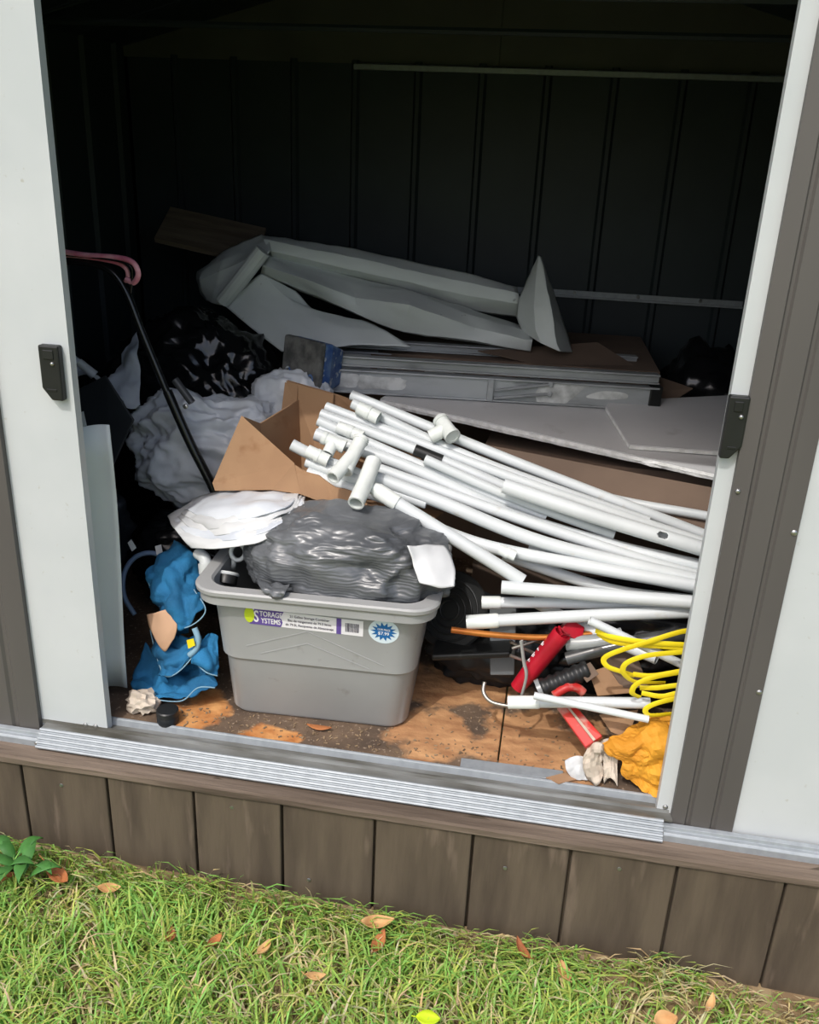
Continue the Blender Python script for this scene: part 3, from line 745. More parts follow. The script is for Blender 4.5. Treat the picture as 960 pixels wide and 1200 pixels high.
sleeve((360, 528, .45), (385, 540, .45), 8, 'pale coupling sleeve in the mouth of the torn box')
sleeve((396, 500, .57), (425, 512, .565), 7.5, 'pale coupling sleeve wedged between the middle pipes')
sleeve((585, 644, .36), (604, 652, .355), 7, 'pale coupling sleeve beside the slanting front pipe')
# ------------------------------------------------------------------ boards and stacked cartons on the right
def carton(name, lo, hi, rz, label, m_=CARD_DARK, grp=None):
    c = Vector(((lo[0]+hi[0])/2, (lo[1]+hi[1])/2, lo[2])); Mx = Matrix.Translation(c) @ Matrix.Rotation(math.radians(rz), 4, 'Z')
    hx, hy, h = (hi[0]-lo[0])/2, (hi[1]-lo[1])/2, hi[2]-lo[2]
    t = thing(name, c, label, 'cardboard box', grp)
    w_ = .005; mb = MB()
    mb.box((-hx, -hy, 0), (hx, hy, .005), Mx); mb.box((-hx, -hy, .005), (hx, -hy+w_, h), Mx); mb.box((-hx, hy-w_, .005), (hx, hy, h), Mx)
    mb.box((-hx, -hy+w_, .005), (-hx+w_, hy-w_, h), Mx); mb.box((hx-w_, -hy+w_, .005), (hx, hy-w_, h), Mx)
    mb.build('carton_walls', m_, t)
    MB().box((-hx, -hy, h), (hx, -.001, h+.005), Mx).build('top_flap', m_, t); MB().box((-hx, .001, h), (hx, hy, h+.005), Mx).build('top_flap', m_, t)
    return t
carton('cardboard_carton', (-.20, .86, 0), (.80, 1.28, .60), -3, 'wide brown cardboard carton under the white boards')
carton('cardboard_carton', (-1.02, 1.36, 0), (.36, 2.05, .80), 2, 'large brown cardboard carton behind the ladder under the grey vinyl')
# big white board
F0, F1 = P(446, 467, 1.02), P(860, 559, .76)
BN = lambda q: q
v1 = F1-F0; back = Vector((.06, .50, .052))
Q = [F0, F1+v1.normalized()*.25, F1+v1.normalized()*.25+back, F0+back+Vector((.1, 0, 0))]
wbd = thing('white_board', F0+Vector((.5, .2, -.08)), 'large white foam-core board lying under the ladder', 'board')
MB().slab(Q, .004).build('face_sheet', BOARD, wbd)
dn = Vector((0, 0, -.0045)); MB().slab([q+dn for q in Q], .016).build('foam_core', FOAM, wbd)
# curled, cracked lip along its front edge
mb = MB(); e = []
for i in range(41):
    t = i/40; p = Q[0].lerp(Q[1], t); k = noise.noise(Vector((t*30, 1, 0)))
    e.append((p, k))
mb.loft([[p+Vector((0, -.004-.004*k, -.003)), p+Vector((0, -.007-.005*k, -.012)), p+Vector((0, -.004, -.022+.004*k))] for p, k in e], closed=False)
mb.build('torn_edge', FOAM, wbd, solid=.002)
# smaller board on top
bn = (Q[1]-Q[0]).cross(Q[3]-Q[0]).normalized()
def PB(px, py, h):
    d = FW + CX*((px-480)/FPX) - CY*((py-600)/FPX)
    return CAM + d*((Q[0]+bn*h-CAM).dot(bn)/d.dot(bn))
S0, S1, S2 = PB(710, 476, .018), PB(738, 521, .018), PB(862, 530, .018)
nb = thing('white_board', S1+Vector((.2, 0, -.02)), 'smaller white board with a cut corner lying on the large board', 'board')
qq = [S0, S1, S2+(S2-S1).normalized()*.2, PB(880, 462, .018), PB(716, 470, .018)]
MB().slab(qq, .004).build('face_sheet', BOARD, nb)
MB().slab([q+dn for q in qq], .010).build('foam_core', FOAM, nb)

# ------------------------------------------------------------------ ladder
L0, L1 = P(372, 428, 1.02), P(772, 452, 1.24)
ax = (L1-L0).normalized(); up_ = Vector((0, 0, 1)); up_ = (up_-ax*up_.dot(ax)).normalized(); dp = up_.cross(ax)     # dp points to the back
lad = thing('folding_ladder', L0.lerp(L1, .5)-up_*.09, 'paint-spattered aluminium folding ladder with blue feet', 'ladder')
LL = (L1-L0).length
LMx = Matrix(((ax.x, dp.x, up_.x, L0.x), (ax.y, dp.y, up_.y, L0.y), (ax.z, dp.z, up_.z, L0.z), (0, 0, 0, 1)))
def lbox(mb, x0, x1, y0, y1, z0, z1): mb.box((x0, y0, z0), (x1, y1, z1), LMx)
# lower and upper rail of the folded ladder: channel sections
for name, za, zb, ya in (('rail', -.085, -.004, -.012), ('rail', .004, .038, .004), ('rail', -.082, -.006, .30), ('rail', .004, .036, .31)):
    mb = MB(); lbox(mb, -.02, LL, ya, ya+.006, za, zb); lbox(mb, -.02, LL, ya-.012, ya+.03, zb-.006, zb); lbox(mb, -.02, LL, ya-.012, ya+.03, za, za+.006)
    mb.build('rail', ALU, lad, bevel=.002)
for k in range(4):
    mb = MB(); x = .22+k*.28; mb.tube([LMx @ Vector((x, .0, -.045)), LMx @ Vector((x, .31, -.045))], .016, 10); mb.build('rung', ALU, lad, smooth=50)
# hinge bracket plates and diagonal braces
mb = MB(); lbox(mb, .585, .605, -.03, -.012, -.082, -.006); mb.build('bracket', ALU, lad, bevel=.002)
for z0, z1 in ((-.045, -.012), (-.072, -.046)):
    mb = MB(); a = LMx @ Vector((.61, -.024, z0)); b = LMx @ Vector((.80, -.024, z1)); mb.tube([a, b], .010, 6, flat=(1, .5)); mb.build('brace', ALU, lad)
    mb = MB().lathe([(.010, 0), (.010, .006), (.006, .009)], Matrix.Translation(b) @ Matrix.Rotation(math.radians(90), 4, 'X'), 10); mb.build('rivet', ALU, lad)
# dried paint splashes on the front rail
def splash(pts, seed):
    mb = MB(); V = []
    n = 28
    cx_ = sum(p[0] for p in pts)/len(pts); cz_ = sum(p[1] for p in pts)/len(pts)
    ring = spline([Vector((p[0], 0, p[1])) for p in pts], 5, closed=True)
    for k, p in enumerate(ring):
        j = 1+.14*noise.noise(Vector((k*.9, seed, 0))); V.append(LMx @ Vector((cx_+(p.x-cx_)*j, -.0265 if False else -.0135, cz_+(p.z-cz_)*j)))
    c = LMx @ Vector((cx_, -.0135, cz_)); n = len(V)
    mb.add([c]+V, [(0, 1+k, 1+(k+1) % n) for k in range(n)]); mb.build('paint_splash', PAINTSPLAT, lad, solid=.002)
splash([(.045, -.062), (.09, -.066), (.135, -.064), (.14, -.022), (.10, -.02), (.05, -.022)], 1)
splash([(.145, -.068), (.20, -.066), (.295, -.064), (.295, -.026), (.21, -.026), (.15, -.022)], 2)
splash([(.76, -.078), (.86, -.078), (.92, -.02), (.94, -.012), (.78, -.010)], 3)
splash([(.93, -.052), (1.0, -.056), (1.07, -.048), (1.06, -.03), (.98, -.028)], 4)
mb = MB(); lbox(mb, LL-.03, LL+.012, -.02, .03, -.088, -.0); mb.build('rail_end_cap', BLACK_PL, lad, bevel=.004)
# blue foot with its dusty rubber sole
FMx = LMx @ Matrix.Translation((-.03, -.045, .012)) @ Matrix.Rotation(math.radians(48), 4, 'Z') @ Matrix.Rotation(math.radians(6), 4, 'Y') @ Matrix.Scale(1.22, 4)
ft = MB(); prof = [(-.012, -.078), (.012, -.078), (.012, .068), (-.012, .074)]
mb = MB(); mb.box((-.028, -.075, -.072), (-.006, .075, .070), FMx); sole = mb.build('rubber_sole', RUBBER, lad, bevel=.01, bseg=3)
for zz, yy in ((-.035, .045), (-.04, -.045)):
    M_ = FMx @ Matrix.Translation((-.0285, yy, zz)) @ Matrix.Rotation(math.radians(-90), 4, 'Y') @ Matrix.Diagonal((1.7, 1, 1, 1))
    MB().lathe([(.013, -.002), (.013, .001), (.010, .002), (.009, -.0015)], M_, 14).build('sole_hole', BLUE_PL, sole)
mb = MB(); mb.loft([[FMx @ Vector((x, y*s_, z*s_)) for y, z in ((-.072, -.070), (.072, -.070), (.072, .066), (-.072, .066))] for x, s_ in ((-.008, 1), (.02, 1), (.05, .86), (.085, .72))], cap0=True, cap1=True)
mb.build('blue_foot', BLUE_PL, lad, bevel=.008)
mb = MB(); lbox(mb, .0, .045, -.026, .03, -.088, .035); mb.build('foot_socket', BLUE_PL, lad, bevel=.01, bseg=3)

# ------------------------------------------------------------------ grey vinyl sheet
mb = MB()
# upper roll
mb.net([[P(307, 276, 1.50), P(357, 283, 1.54), P(415, 292, 1.57), P(475, 305, 1.60), P(545, 320, 1.63), P(606, 337, 1.66)],
        [P(309, 281, 1.44), P(357, 291, 1.47), P(415, 302, 1.50), P(475, 316, 1.53), P(545, 331, 1.57), P(608, 344, 1.60)],
        [P(314, 293, 1.42), P(362, 304, 1.46), P(417, 317, 1.49), P(478, 330, 1.52), P(546, 346, 1.56), P(610, 356, 1.59)],
        [P(320, 302, 1.47), P(366, 316, 1.51), P(421, 330, 1.55), P(484, 345, 1.58), P(548, 364, 1.62), P(611, 372, 1.65)]], 9, crum=.004, cf=7, seed=3, crisp=True)
# lower band with its dents
mb.net([[P(316, 297, 1.50), P(366, 312, 1.50), P(420, 326, 1.52), P(484, 342, 1.54), P(550, 362, 1.58), P(628, 388, 1.60)],
        [P(312, 302, 1.40), P(364, 322, 1.42), P(413, 334, 1.46), P(480, 342, 1.45), P(552, 370, 1.46), P(626, 391, 1.50)],
        [P(308, 311, 1.36), P(366, 330, 1.33), P(416, 349, 1.39), P(480, 358, 1.32), P(556, 384, 1.42), P(624, 400, 1.40)],
        [P(306, 320, 1.40), P(368, 345, 1.40), P(420, 368, 1.38), P(472, 388, 1.36), P(556, 399, 1.40), P(622, 411, 1.42)],
        [P(312, 324, 1.46), P(372, 349, 1.47), P(424, 371, 1.46), P(476, 390, 1.46), P(558, 401, 1.47), P(622, 412, 1.49)]], 9, crum=.004, cf=7, seed=3, crisp=True)
# folded left end
mb.net([[P(307, 275, 1.52), P(316, 284, 1.44), P(317, 294, 1.38), P(300, 317, 1.36), P(268, 358, 1.38)],
        [P(288, 282, 1.52), P(292, 294, 1.44), P(288, 306, 1.37), P(272, 330, 1.36), P(256, 357, 1.39)],
        [P(270, 291, 1.52), P(264, 304, 1.43), P(258, 318, 1.40), P(252, 338, 1.40), P(248, 355, 1.43)],
        [P(248, 306, 1.54), P(238, 318, 1.48), P(236, 328, 1.46), P(238, 341, 1.47), P(244, 352, 1.48)],
        [P(246, 309, 1.62), P(232, 319, 1.60), P(230, 327, 1.58), P(235, 342, 1.57), P(242, 351, 1.56)]], 9, crum=.004, cf=7, seed=3, crisp=True)
mb.tube(spline([P(262, 352, 1.36), P(284, 325, 1.33), P(308, 294, 1.34)], 8), PX(9, 1.35), 14)
# lower hanging flap
mb.net([[P(262, 357, 1.38), P(284, 338, 1.38), P(306, 321, 1.38), P(346, 341, 1.42)],
        [P(276, 369, 1.34), P(304, 355, 1.33), P(332, 346, 1.36), P(374, 370, 1.40)],
        [P(294, 384, 1.30), P(326, 375, 1.29), P(356, 364, 1.33), P(424, 376, 1.36)],
        [P(312, 398, 1.27), P(350, 394, 1.25), P(392, 383, 1.28), P(452, 388, 1.31)],
        [P(330, 412, 1.24), P(372, 410, 1.22), P(420, 404, 1.24), P(482, 407, 1.27)]], 9, crum=.004, cf=7, seed=3, crisp=True)
# pointed right end
mb.net([[P(631, 300, 1.58), P(632, 300, 1.56), P(633, 301, 1.56), P(634, 302, 1.60)],
        [P(617, 330, 1.60), P(628, 332, 1.50), P(640, 334, 1.48), P(646, 334, 1.60)],
        [P(608, 352, 1.58), P(626, 360, 1.44), P(646, 364, 1.42), P(655, 362, 1.58)],
        [P(606, 372, 1.54), P(628, 386, 1.40), P(650, 394, 1.38), P(664, 388, 1.54)],
        [P(612, 388, 1.50), P(634, 402, 1.37), P(656, 412, 1.36), P(671, 413, 1.50)]], 9, crum=.004, cf=7, seed=3, crisp=True)
o = mb.build('vinyl_sheet', VINYL, smooth=22, solid=.003); tag(o, 'folded sheet of grey vinyl flung over the cartons', 'vinyl sheet')
# brown plank behind it
o = MB().slab([P(181, 284, 1.62), P(200, 247, 1.86), P(312, 272, 1.86), P(300, 312, 1.62)], .02).build('wooden_plank', WOOD_DARK, bevel=.002); tag(o, 'short dark wooden plank sticking out behind the grey vinyl', 'plank')

# ------------------------------------------------------------------ bags and junk on the left
mb = MB(); bag_mesh(mb, (-1.32, 1.20, .44), (.33, .24, .46), 5, amp=.14, cr=-.10, f=1.6, cf=2.6, sub=6, zmin=0, sq=.8)
o = mb.build('bin_bag', BAG_BLACK, smooth=180); tag(o, 'stuffed shiny black bin bag in front of the wooden plank', 'bin bag')
mb = MB(); bag_mesh(mb, (-1.10, .82, .545), (.275, .16, .20), 8, amp=.16, cr=-.16, f=1.6, cf=2.0, sub=6, sq=.85)
o = mb.build('plastic_bag', BAG_WHITE, smooth=180); tag(o, 'crumpled milky white plastic bag behind the cardboard flap', 'plastic bag')
mb = MB(); bag_mesh(mb, (-.86, .93, .68), (.15, .09, .13), 12, amp=.2, cr=-.18, f=1.8, cf=2.0, sub=5)
o = mb.build('plastic_bag', BAG_WHITE, smooth=180); tag(o, 'small crumpled white plastic bag behind the box corner', 'plastic bag')
mb = MB(); bag_mesh(mb, (-1.12, .72, .18), (.22, .16, .18), 21, amp=.2, cr=.1, sub=5, zmin=0)
o = mb.build('bin_bag', BAG_BLACK, smooth=180); tag(o, 'slumped black bin bag under the milky white bag', 'bin bag')
mb = MB(); bag_mesh(mb, (-1.60, .62, .26), (.22, .24, .27), 31, amp=.2, cr=.1, sub=5, zmin=0)
o = mb.build('bin_bag', DARKJUNK, smooth=180); tag(o, 'dark lumpy sack slumped beside the grey sheet', 'sack')
mb = MB(); bag_mesh(mb, (-1.80, 1.15, .34), (.16, .36, .36), 33, amp=.2, cr=.1, sub=5, zmin=0)
o = mb.build('bin_bag', BAG_BLACK, smooth=180); tag(o, 'black bin bag against the side wall', 'bin bag')
# pale film and stick over the sacks
mb = MB(); mb.net([[P(78, 412, .78), P(100, 430, .80), P(128, 446, .84), P(158, 388, 1.0)], [P(80, 432, .74), P(110, 446, .74), P(140, 460, .78), P(164, 420, .9)], [P(80, 440, .72), P(120, 452, .72), P(152, 478, .72), P(166, 474, .76)]], 10, jit=.01, jf=12, crum=.02, cf=9)
o = mb.build('clear_film', BAG_WHITE, smooth=180, solid=.0015); tag(o, 'torn pale plastic film draped over the dark sack', 'plastic film')
o = MB().tube([P(92, 424, .68), P(111, 440, .69)], [.013, .016], 12, wall=.002).build('paper_tube', PVC_OLD, smooth=50); tag(o, 'short pale tube lying on the torn film', 'tube')
o = MB().slab([P(82, 462, .60), P(125, 440, .62), P(158, 492, .60), P(134, 545, .56), P(84, 520, .56)], .012).build('dark_panel', DARKJUNK, bevel=.002); tag(o, 'dark angular panel leaning behind the grey sheet', 'panel')
# standing pale grey sheet behind the door leaf, slightly curled
mb = MB(); rows = []
for i in range(9):
    t = i/8; r_ = []
    for k in range(7):
        u = k/6; top = P(84, 503, .10).lerp(P(128, 498, .155), u); bot = P(104, 808, .10).lerp(P(151, 804, .155), u)
        p = top.lerp(bot, t); p = p + Vector((0, .02*math.sin(u*math.pi)+.01*math.sin(t*5), 0)); r_.append(p)
    rows.append([Vector((OX0-.25, .11, rows_z)) for rows_z in (r_[0].z,)]+r_)
mb.loft(rows, closed=False); o = mb.build('curled_sheet', PANEL_GREY, smooth=180, solid=.003); tag(o, 'pale grey sheet standing upright behind the wide door leaf', 'sheet')
o = MB().slab([P(84, 486, .545), P(98, 482, .55), P(102, 500, .545), P(86, 506, .54)], .004).build('card_scrap', PANEL_GREY); tag(o, 'small pale scrap above the standing grey sheet', 'scrap')

# black bent tube handle with a pink hose hung over it
hn = thing('tube_handle', P(262, 700, .62), 'bent black steel tube handle with a hinge bolt', 'handle')
hp_ = [P(40, 303, .60), P(66, 305, .60), P(100, 308, .60), P(122, 313, .60), P(137, 325, .60), P(150, 347, .60), P(170, 398, .60), P(205, 480, .60), P(245, 562, .60), P(285, 650, .60)]
MB().tube(spline(hp_, 6), PX(4.5, .6), 12).build('bent_tube', TUBE_BLACK, hn, smooth=180)
MB().tube(spline([P(196, 458, .60), P(222, 517, .60), P(247, 566, .60), P(270, 617, .60)], 4), PX(6, .6), 12).build('outer_sleeve', TUBE_BLACK, hn, smooth=60)
MB().lathe([(.008, 0), (.008, .006), (.004, .008)], Matrix.Translation(P(218, 476, .585)) @ Matrix.Rotation(math.radians(90), 4, 'X'), 10).build('bolt', SCREW, hn)
MB().tube([P(205, 445, .58), P(225, 472, .57)], PX(5, .6), 10).build('side_lever', mat('lever_plastic', lin(60, 62, 66), rough=.4), hn, smooth=60)
ho = thing('pink_hose', P(120, 330, .6), 'pink hose looped over the black tube handle', 'hose')
MB().tube(spline([P(40, 292, .57), P(66, 294, .57), P(100, 299, .57), P(138, 302, .57), P(156, 308, .56), P(162, 321, .56), P(157, 331, .57), P(148, 327, .58)], 6), PX(3.4, .6), 10).build('outer_coil', PINK, ho, smooth=180)
MB().tube(spline([P(40, 297, .585), P(90, 300, .585), P(130, 306, .58), P(146, 313, .58), P(150, 323, .585), P(147, 330, .59)], 6), PX(2.6, .6), 10).build('inner_coil', PINK, ho, smooth=180)
MB().tube(spline([P(60, 298, .57), P(120, 303, .565), P(150, 310, .56), P(155, 322, .565), P(153, 344, .57)], 6), PX(1.2, .6), 6).build('cable', TUBE_BLACK, ho, smooth=180)

# ------------------------------------------------------------------ blue bag
bb = thing('canvas_bag', P(205, 822, .16), 'crumpled blue canvas bag with pale stitching beside the tub', 'bag')
def canvas(rows, edges, m_=BLUE_FAB, seed=0):
    R = [[P(*c) for c in r] for r in rows]
    o = MB().net(R, 10, jit=.008, jf=16, seed=seed, crum=.015, cf=19).build('canvas_panel', m_, bb, smooth=180, solid=.004)
    for e in edges:
        MB().tube(spline([P(*c) for c in e], 6), .0019, 6).build('stitched_edge', STITCH, o, smooth=180)
canvas([[(205, 634, .36), (214, 640, .35), (228, 648, .34), (236, 660, .33)], [(174, 672, .27), (196, 670, .25), (214, 676, .25), (232, 688, .28)],
        [(180, 700, .24), (196, 706, .20), (214, 706, .20), (236, 704, .24)], [(196, 722, .24), (208, 734, .19), (224, 732, .18), (241, 714, .20)]],
       [[(173, 673, .262), (176, 688, .25), (186, 708, .238), (207, 734, .185), (226, 732, .174), (241, 715, .195), (228, 692, .25), (212, 668, .27)]], seed=1)
canvas([[(200, 700, .26), (214, 704, .24), (228, 708, .24)], [(192, 716, .30), (210, 720, .27), (224, 722, .26)], [(188, 740, .32), (206, 744, .30), (222, 742, .28)]], [], BLUE_FAB, 2)
canvas([[(178, 728, .25), (190, 742, .23), (214, 748, .22), (236, 742, .22)], [(180, 752, .22), (192, 766, .17), (214, 768, .17), (238, 752, .20)],
        [(186, 776, .20), (193, 786, .15), (208, 784, .15), (234, 762, .18)], [(190, 788, .19), (195, 792, .145), (208, 788, .145), (236, 758, .18)]],
       [[(176, 738, .24), (184, 770, .195), (194, 792, .14), (212, 785, .14), (236, 757, .175)]], seed=3)
canvas([[(172, 752, .26), (186, 770, .25), (206, 782, .25), (244, 768, .24)], [(158, 786, .22), (180, 796, .20), (206, 798, .21), (250, 786, .20)],
        [(156, 802, .18), (182, 812, .15), (212, 810, .15), (254, 802, .16)], [(170, 816, .15), (186, 821, .12), (214, 820, .12), (244, 808, .14)]],
       [[(180, 819, .118), (200, 822, .112), (216, 820, .114), (232, 806, .12), (252, 806, .13)]], seed=4)
canvas([[(238, 744, .20), (246, 742, .22), (254, 746, .22)], [(230, 766, .16), (244, 774, .15), (254, 776, .17)], [(228, 776, .155), (242, 788, .14), (255, 792, .15)]], [[(228, 776, .15), (242, 788, .134), (255, 792, .145)]], seed=5)
MB().tube(spline([P(228, 736, .17), P(232, 748, .16), P(230, 760, .15), P(222, 768, .145)], 6), .0085, 10).build('handle_cord', STITCH, bb, smooth=180)
MB().slab([P(219, 750, .142), P(227, 748, .142), P(229, 756, .140), P(221, 760, .140)], .002).build('yellow_tag', YELLOW, bb)
# hose loop, scraps of card, paper and a jar
o = MB().tube(spline([P(198, 655, .36), P(178, 648, .36), P(160, 652, .35), P(148, 666, .33), P(144, 684, .31), P(147, 702, .30), P(158, 720, .30)], 6), PX(3.4, .33), 10).build('hose', mat('slate_hose', lin(92, 112, 138), rough=.4), smooth=180)
tag(o, 'slate blue hose curling out beside the blue canvas bag', 'hose')
o = MB().net([[P(172, 720, .20), P(188, 716, .185), P(203, 714, .19)], [P(176, 738, .18), P(192, 740, .165), P(207, 732, .17)], [P(188, 758, .165), P(195, 764, .155), P(204, 748, .16)]], 5, jit=.005, jf=20).build('card_scrap', PAPER_BROWN, smooth=180, solid=.003)
tag(o, 'torn tan cardboard scrap stuck on the blue canvas bag', 'scrap')
def crumple(c, r, seed, name, m_, label, cat, zmin=0.001, flat=1, amp=.3, cr=.35):
    mb = MB(); bag_mesh(mb, c, r, seed, amp=amp, cr=cr, f=1.4, cf=2.6, sub=3, zmin=zmin)
    o = mb.build(name, m_); return tag(o, label, cat)
crumple(PZ(163, 826, .03)+Vector((0, .02, 0)), (.045, .035, .03), 4, 'paper_wad', PAPER, 'crumpled brown and cream paper wad by the blue bag', 'paper', amp=.35, cr=-.4)
o = MB().net([[PZ(165, 832, .012), PZ(174, 826, .03), PZ(184, 824, .02)], [PZ(167, 838, .004), PZ(176, 834, .014), PZ(185, 830, .006)]], 5, jit=.006, jf=30).build('paper_scrap', PAPER, smooth=180, solid=.002)
tag(o, 'small cream paper scrap on the floor near the paper wad', 'paper')
jr = thing('black_jar', PZ(197, 846, 0), 'small black jar with a ribbed lid on the bare floor', 'jar')
MB().lathe([(.028, 0), (.030, .004), (.030, .022), (.026, .028)], Matrix.Translation(PZ(197, 846, 0)), 18).build('jar_body', DARKJUNK, jr, smooth=40)
MB().lathe([(.031, .026), (.031, .040), (.028, .043)], Matrix.Translation(PZ(197, 846, 0)), 18).build('jar_lid', BLACK_PL, jr, smooth=40)
o = MB().slab([P(150, 636, .34), P(154, 632, .34), P(160, 642, .335), P(155, 646, .335)], .002).build('paper_scrap', FILM); tag(o, 'tiny white scrap on the dark junk behind the hose', 'scrap')
o = MB().slab([P(182, 640, .35), P(189, 638, .35), P(191, 648, .345), P(184, 650, .345)], .002).build('paper_scrap', FILM); tag(o, 'small white tag above the hose loop', 'scrap')
# ------------------------------------------------------------------ clutter on the right of the tub
mb = MB(); bag_mesh(mb, (.42, .58, .17), (.36, .17, .19), 41, amp=.14, cr=.1, sub=5, zmin=0, zmax=.30, sq=.8)
o = mb.build('bin_bag', BAG_BLACK, smooth=180); tag(o, 'black bin bag under the heap of white pipes', 'bin bag')
mb = MB(); bag_mesh(mb, (-.10, .54, .11), (.20, .14, .13), 43, amp=.16, cr=.1, sub=5, zmin=0, sq=.8)
o = mb.build('bin_bag', DARKJUNK, smooth=180); tag(o, 'low black sack behind the bare patch of floor', 'sack')
# black ribbed lid leaning by the tub
ld = thing('ribbed_lid', P(530, 790, .46), 'round black ribbed lid leaning beside the grey tub', 'lid')
lm = Matrix.Translation(P(528, 715, .42)) @ Matrix.Rotation(math.radians(62), 4, 'X') @ Matrix.Rotation(math.radians(-20), 4, 'Y')
MB().lathe([(.115, -.012), (.118, 0), (.112, .006), (.10, .006)], lm, 28).build('lid_disc', BLACK_PL, ld, smooth=40)
for r in (.03, .05, .07, .09):
    MB().tube([lm @ Vector((r*math.cos(a), r*math.sin(a), .007)) for a in [k*math.pi/14 for k in range(29)]], .0035, 6, caps=False).build('lid_rib', BLACK_PL, ld, smooth=180)
o = MB().slab([P(505, 768, .30), P(598, 764, .30), P(604, 742, .42), P(512, 742, .42)], .02).build('black_tray', BLACK_PL, bevel=.006); tag(o, 'flat black plastic tray behind the steel hook', 'tray')
o = MB().slab([P(574, 700, .42), P(606, 700, .42), P(603, 790, .36), P(575, 790, .36)], .012).build('metal_sheet', mat('grey_panel', lin(98, 102, 104), rough=.6), bevel=.003); tag(o, 'narrow grey metal sheet standing under the front pipes', 'metal sheet')
# copper tube, steel rods
o = MB().tube(spline([P(529, 738, .22), P(580, 744, .24), P(640, 747, .27), P(700, 742, .30)], 5), PX(4.2, .22), 12, wall=.0015).build('copper_tube', COPPER, smooth=50); tag(o, 'copper coloured tube lying under the coupled white pipe', 'tube')
for k, (a, b) in enumerate((((598, 752, .26), (640, 772, .30)), ((600, 760, .255), (636, 748, .29)), ((598, 768, .25), (630, 780, .28)), ((604, 744, .27), (650, 758, .31)))):
    o = MB().tube([P(*a), P(*b)], PX(2.2, .27), 8).build('steel_rod', STEEL, smooth=50); tag(o, 'thin bare steel rod in the bundle under the copper tube', 'rod', 'bundle of steel rods under the copper tube')
o = MB().tube(spline([P(568, 799, .22), P(567, 812, .20), P(577, 823, .18), P(600, 828, .17)], 6), PX(2.8, .2), 10).build('steel_hook', STEEL, smooth=180); tag(o, 'curved bare steel hook on the floor by the lowest pipe', 'hook')
o = MB().tube(spline([P(611, 751, .165), P(614, 775, .16), P(617, 792, .155), P(611, 817, .15)], 6), PX(3.8, .16), 8, flat=(1, .45)).build('grey_strap', mat('grey_strap', lin(160, 160, 154), rough=.5), smooth=60); tag(o, 'flat grey strap hanging in front of the red tube', 'strap')
# red tube and red holder
rt = thing('red_tube', P(606, 812, .26), 'glossy red plastic tube with a triangular open end', 'tube')
a, b = P(606, 806, .24), P(659, 742, .25); ax2 = (b-a).normalized(); r = PX(12, .25)
MB().tube(spline([a, b], 6), [r*.8, r*.9, r, r, r, r, r*1.02], 16, wall=r*.16).build('tube_body', RED, rt, smooth=50)
nrm = (CAM-b); nrm = (nrm-ax2*nrm.dot(ax2)).normalized(); tv = ax2.cross(nrm)
fr = [b+ax2*.004+(nrm*math.cos(t)+tv*math.sin(t))*r*.78 for t in (0, 2.09, 4.19)]
MB().tube([fr[0], fr[1], fr[2], fr[0]], .004, 8).build('triangle_frame', RED, rt)
mb = MB(); 
for k in range(5):
    p = a.lerp(b, .34+.1*k); q = p+(nrm*.55-tv*.84).normalized()*(r*1.01)
    M_ = Matrix((ax2, (nrm*.84+tv*.55), (nrm*.55-tv*.84))).transposed().to_4x4(); M_.translation = q
    w_ = (.006, .004, .007, .003, .006)[k]; mb.box((-w_, -.006, 0), (w_, -.002, .001), M_); mb.box((-w_*.6, .001, 0), (w_*.6, .004, .001), M_)
mb.build('pale_print', LABEL_W, rt)
o = MB().slab([P(648, 742, .30), P(662, 728, .33), P(678, 738, .33), P(674, 756, .30)], .05).build('red_block', RED, bevel=.004); tag(o, 'red plastic block behind the mouth of the red tube', 'block')
o = MB().tube(spline([P(664, 754, .275), P(700, 752, .27), P(730, 744, .28)], 5), PX(10, .27), 14).build('wrapped_tube', GREY_FILM, smooth=60); tag(o, 'grey film-wrapped tube lying behind the red tube', 'tube')
o = MB().tube(spline([P(664, 772, .25), P(710, 760, .26), P(770, 748, .28), P(815, 742, .3)], 5), PX(9, .27), 12).build('wrapped_tube', mat('dark_film_tube', lin(74, 76, 76), lin(50, 52, 52), 14, rough=.22, spec=.7), smooth=60); tag(o, 'dark film-wrapped tube lying behind the yellow strap', 'tube')
# black corrugated hose end
ch = thing('corrugated_hose', P(640, 815, .2), 'short black corrugated hose end in front of the red tube', 'hose')
a, b = P(632, 808, .19), P(690, 784, .22); r = PX(13, .2); N = 24
MB().tube([a.lerp(b, i/N) for i in range(N+1)], [r*(1.0 if (i//2) % 2 else .86) for i in range(N+1)], 18, wall=r*.15).build('hose_body', BLACK_PL, ch, smooth=40)
MB().tube([a-(b-a).normalized()*.004, a+(b-a).normalized()*.008], r*1.06, 18, wall=r*.2).build('end_ring', GREY_FILM, ch, smooth=40)
# red tool
rd = thing('red_clamp', P(690, 876, .1), 'worn red metal tool with a curled head on the floor', 'tool')
q = [P(649, 815, .17), P(664, 806, .18), P(676, 806, .19), P(684, 812, .19)]
MB().tube(spline(q, 5), PX(6, .18), 10).build('curled_head', RED_WORN, rd, smooth=180)
A1, A2, B1, B2 = P(652, 828, .145), P(672, 824, .155), P(706, 862, .075), P(686, 876, .055)
MB().slab([A1, B2, B1, A2], .018).build('channel_body', RED_WORN, rd, bevel=.003)
mb = MB(); o1 = Vector((0, -.004, .007)); mb.slab([A1.lerp(A2, .45)+o1, B2.lerp(B1, .45)+o1, B2.lerp(B1, .58)+o1, A1.lerp(A2, .58)+o1], .004); mb.build('ridge', PAPER, rd)
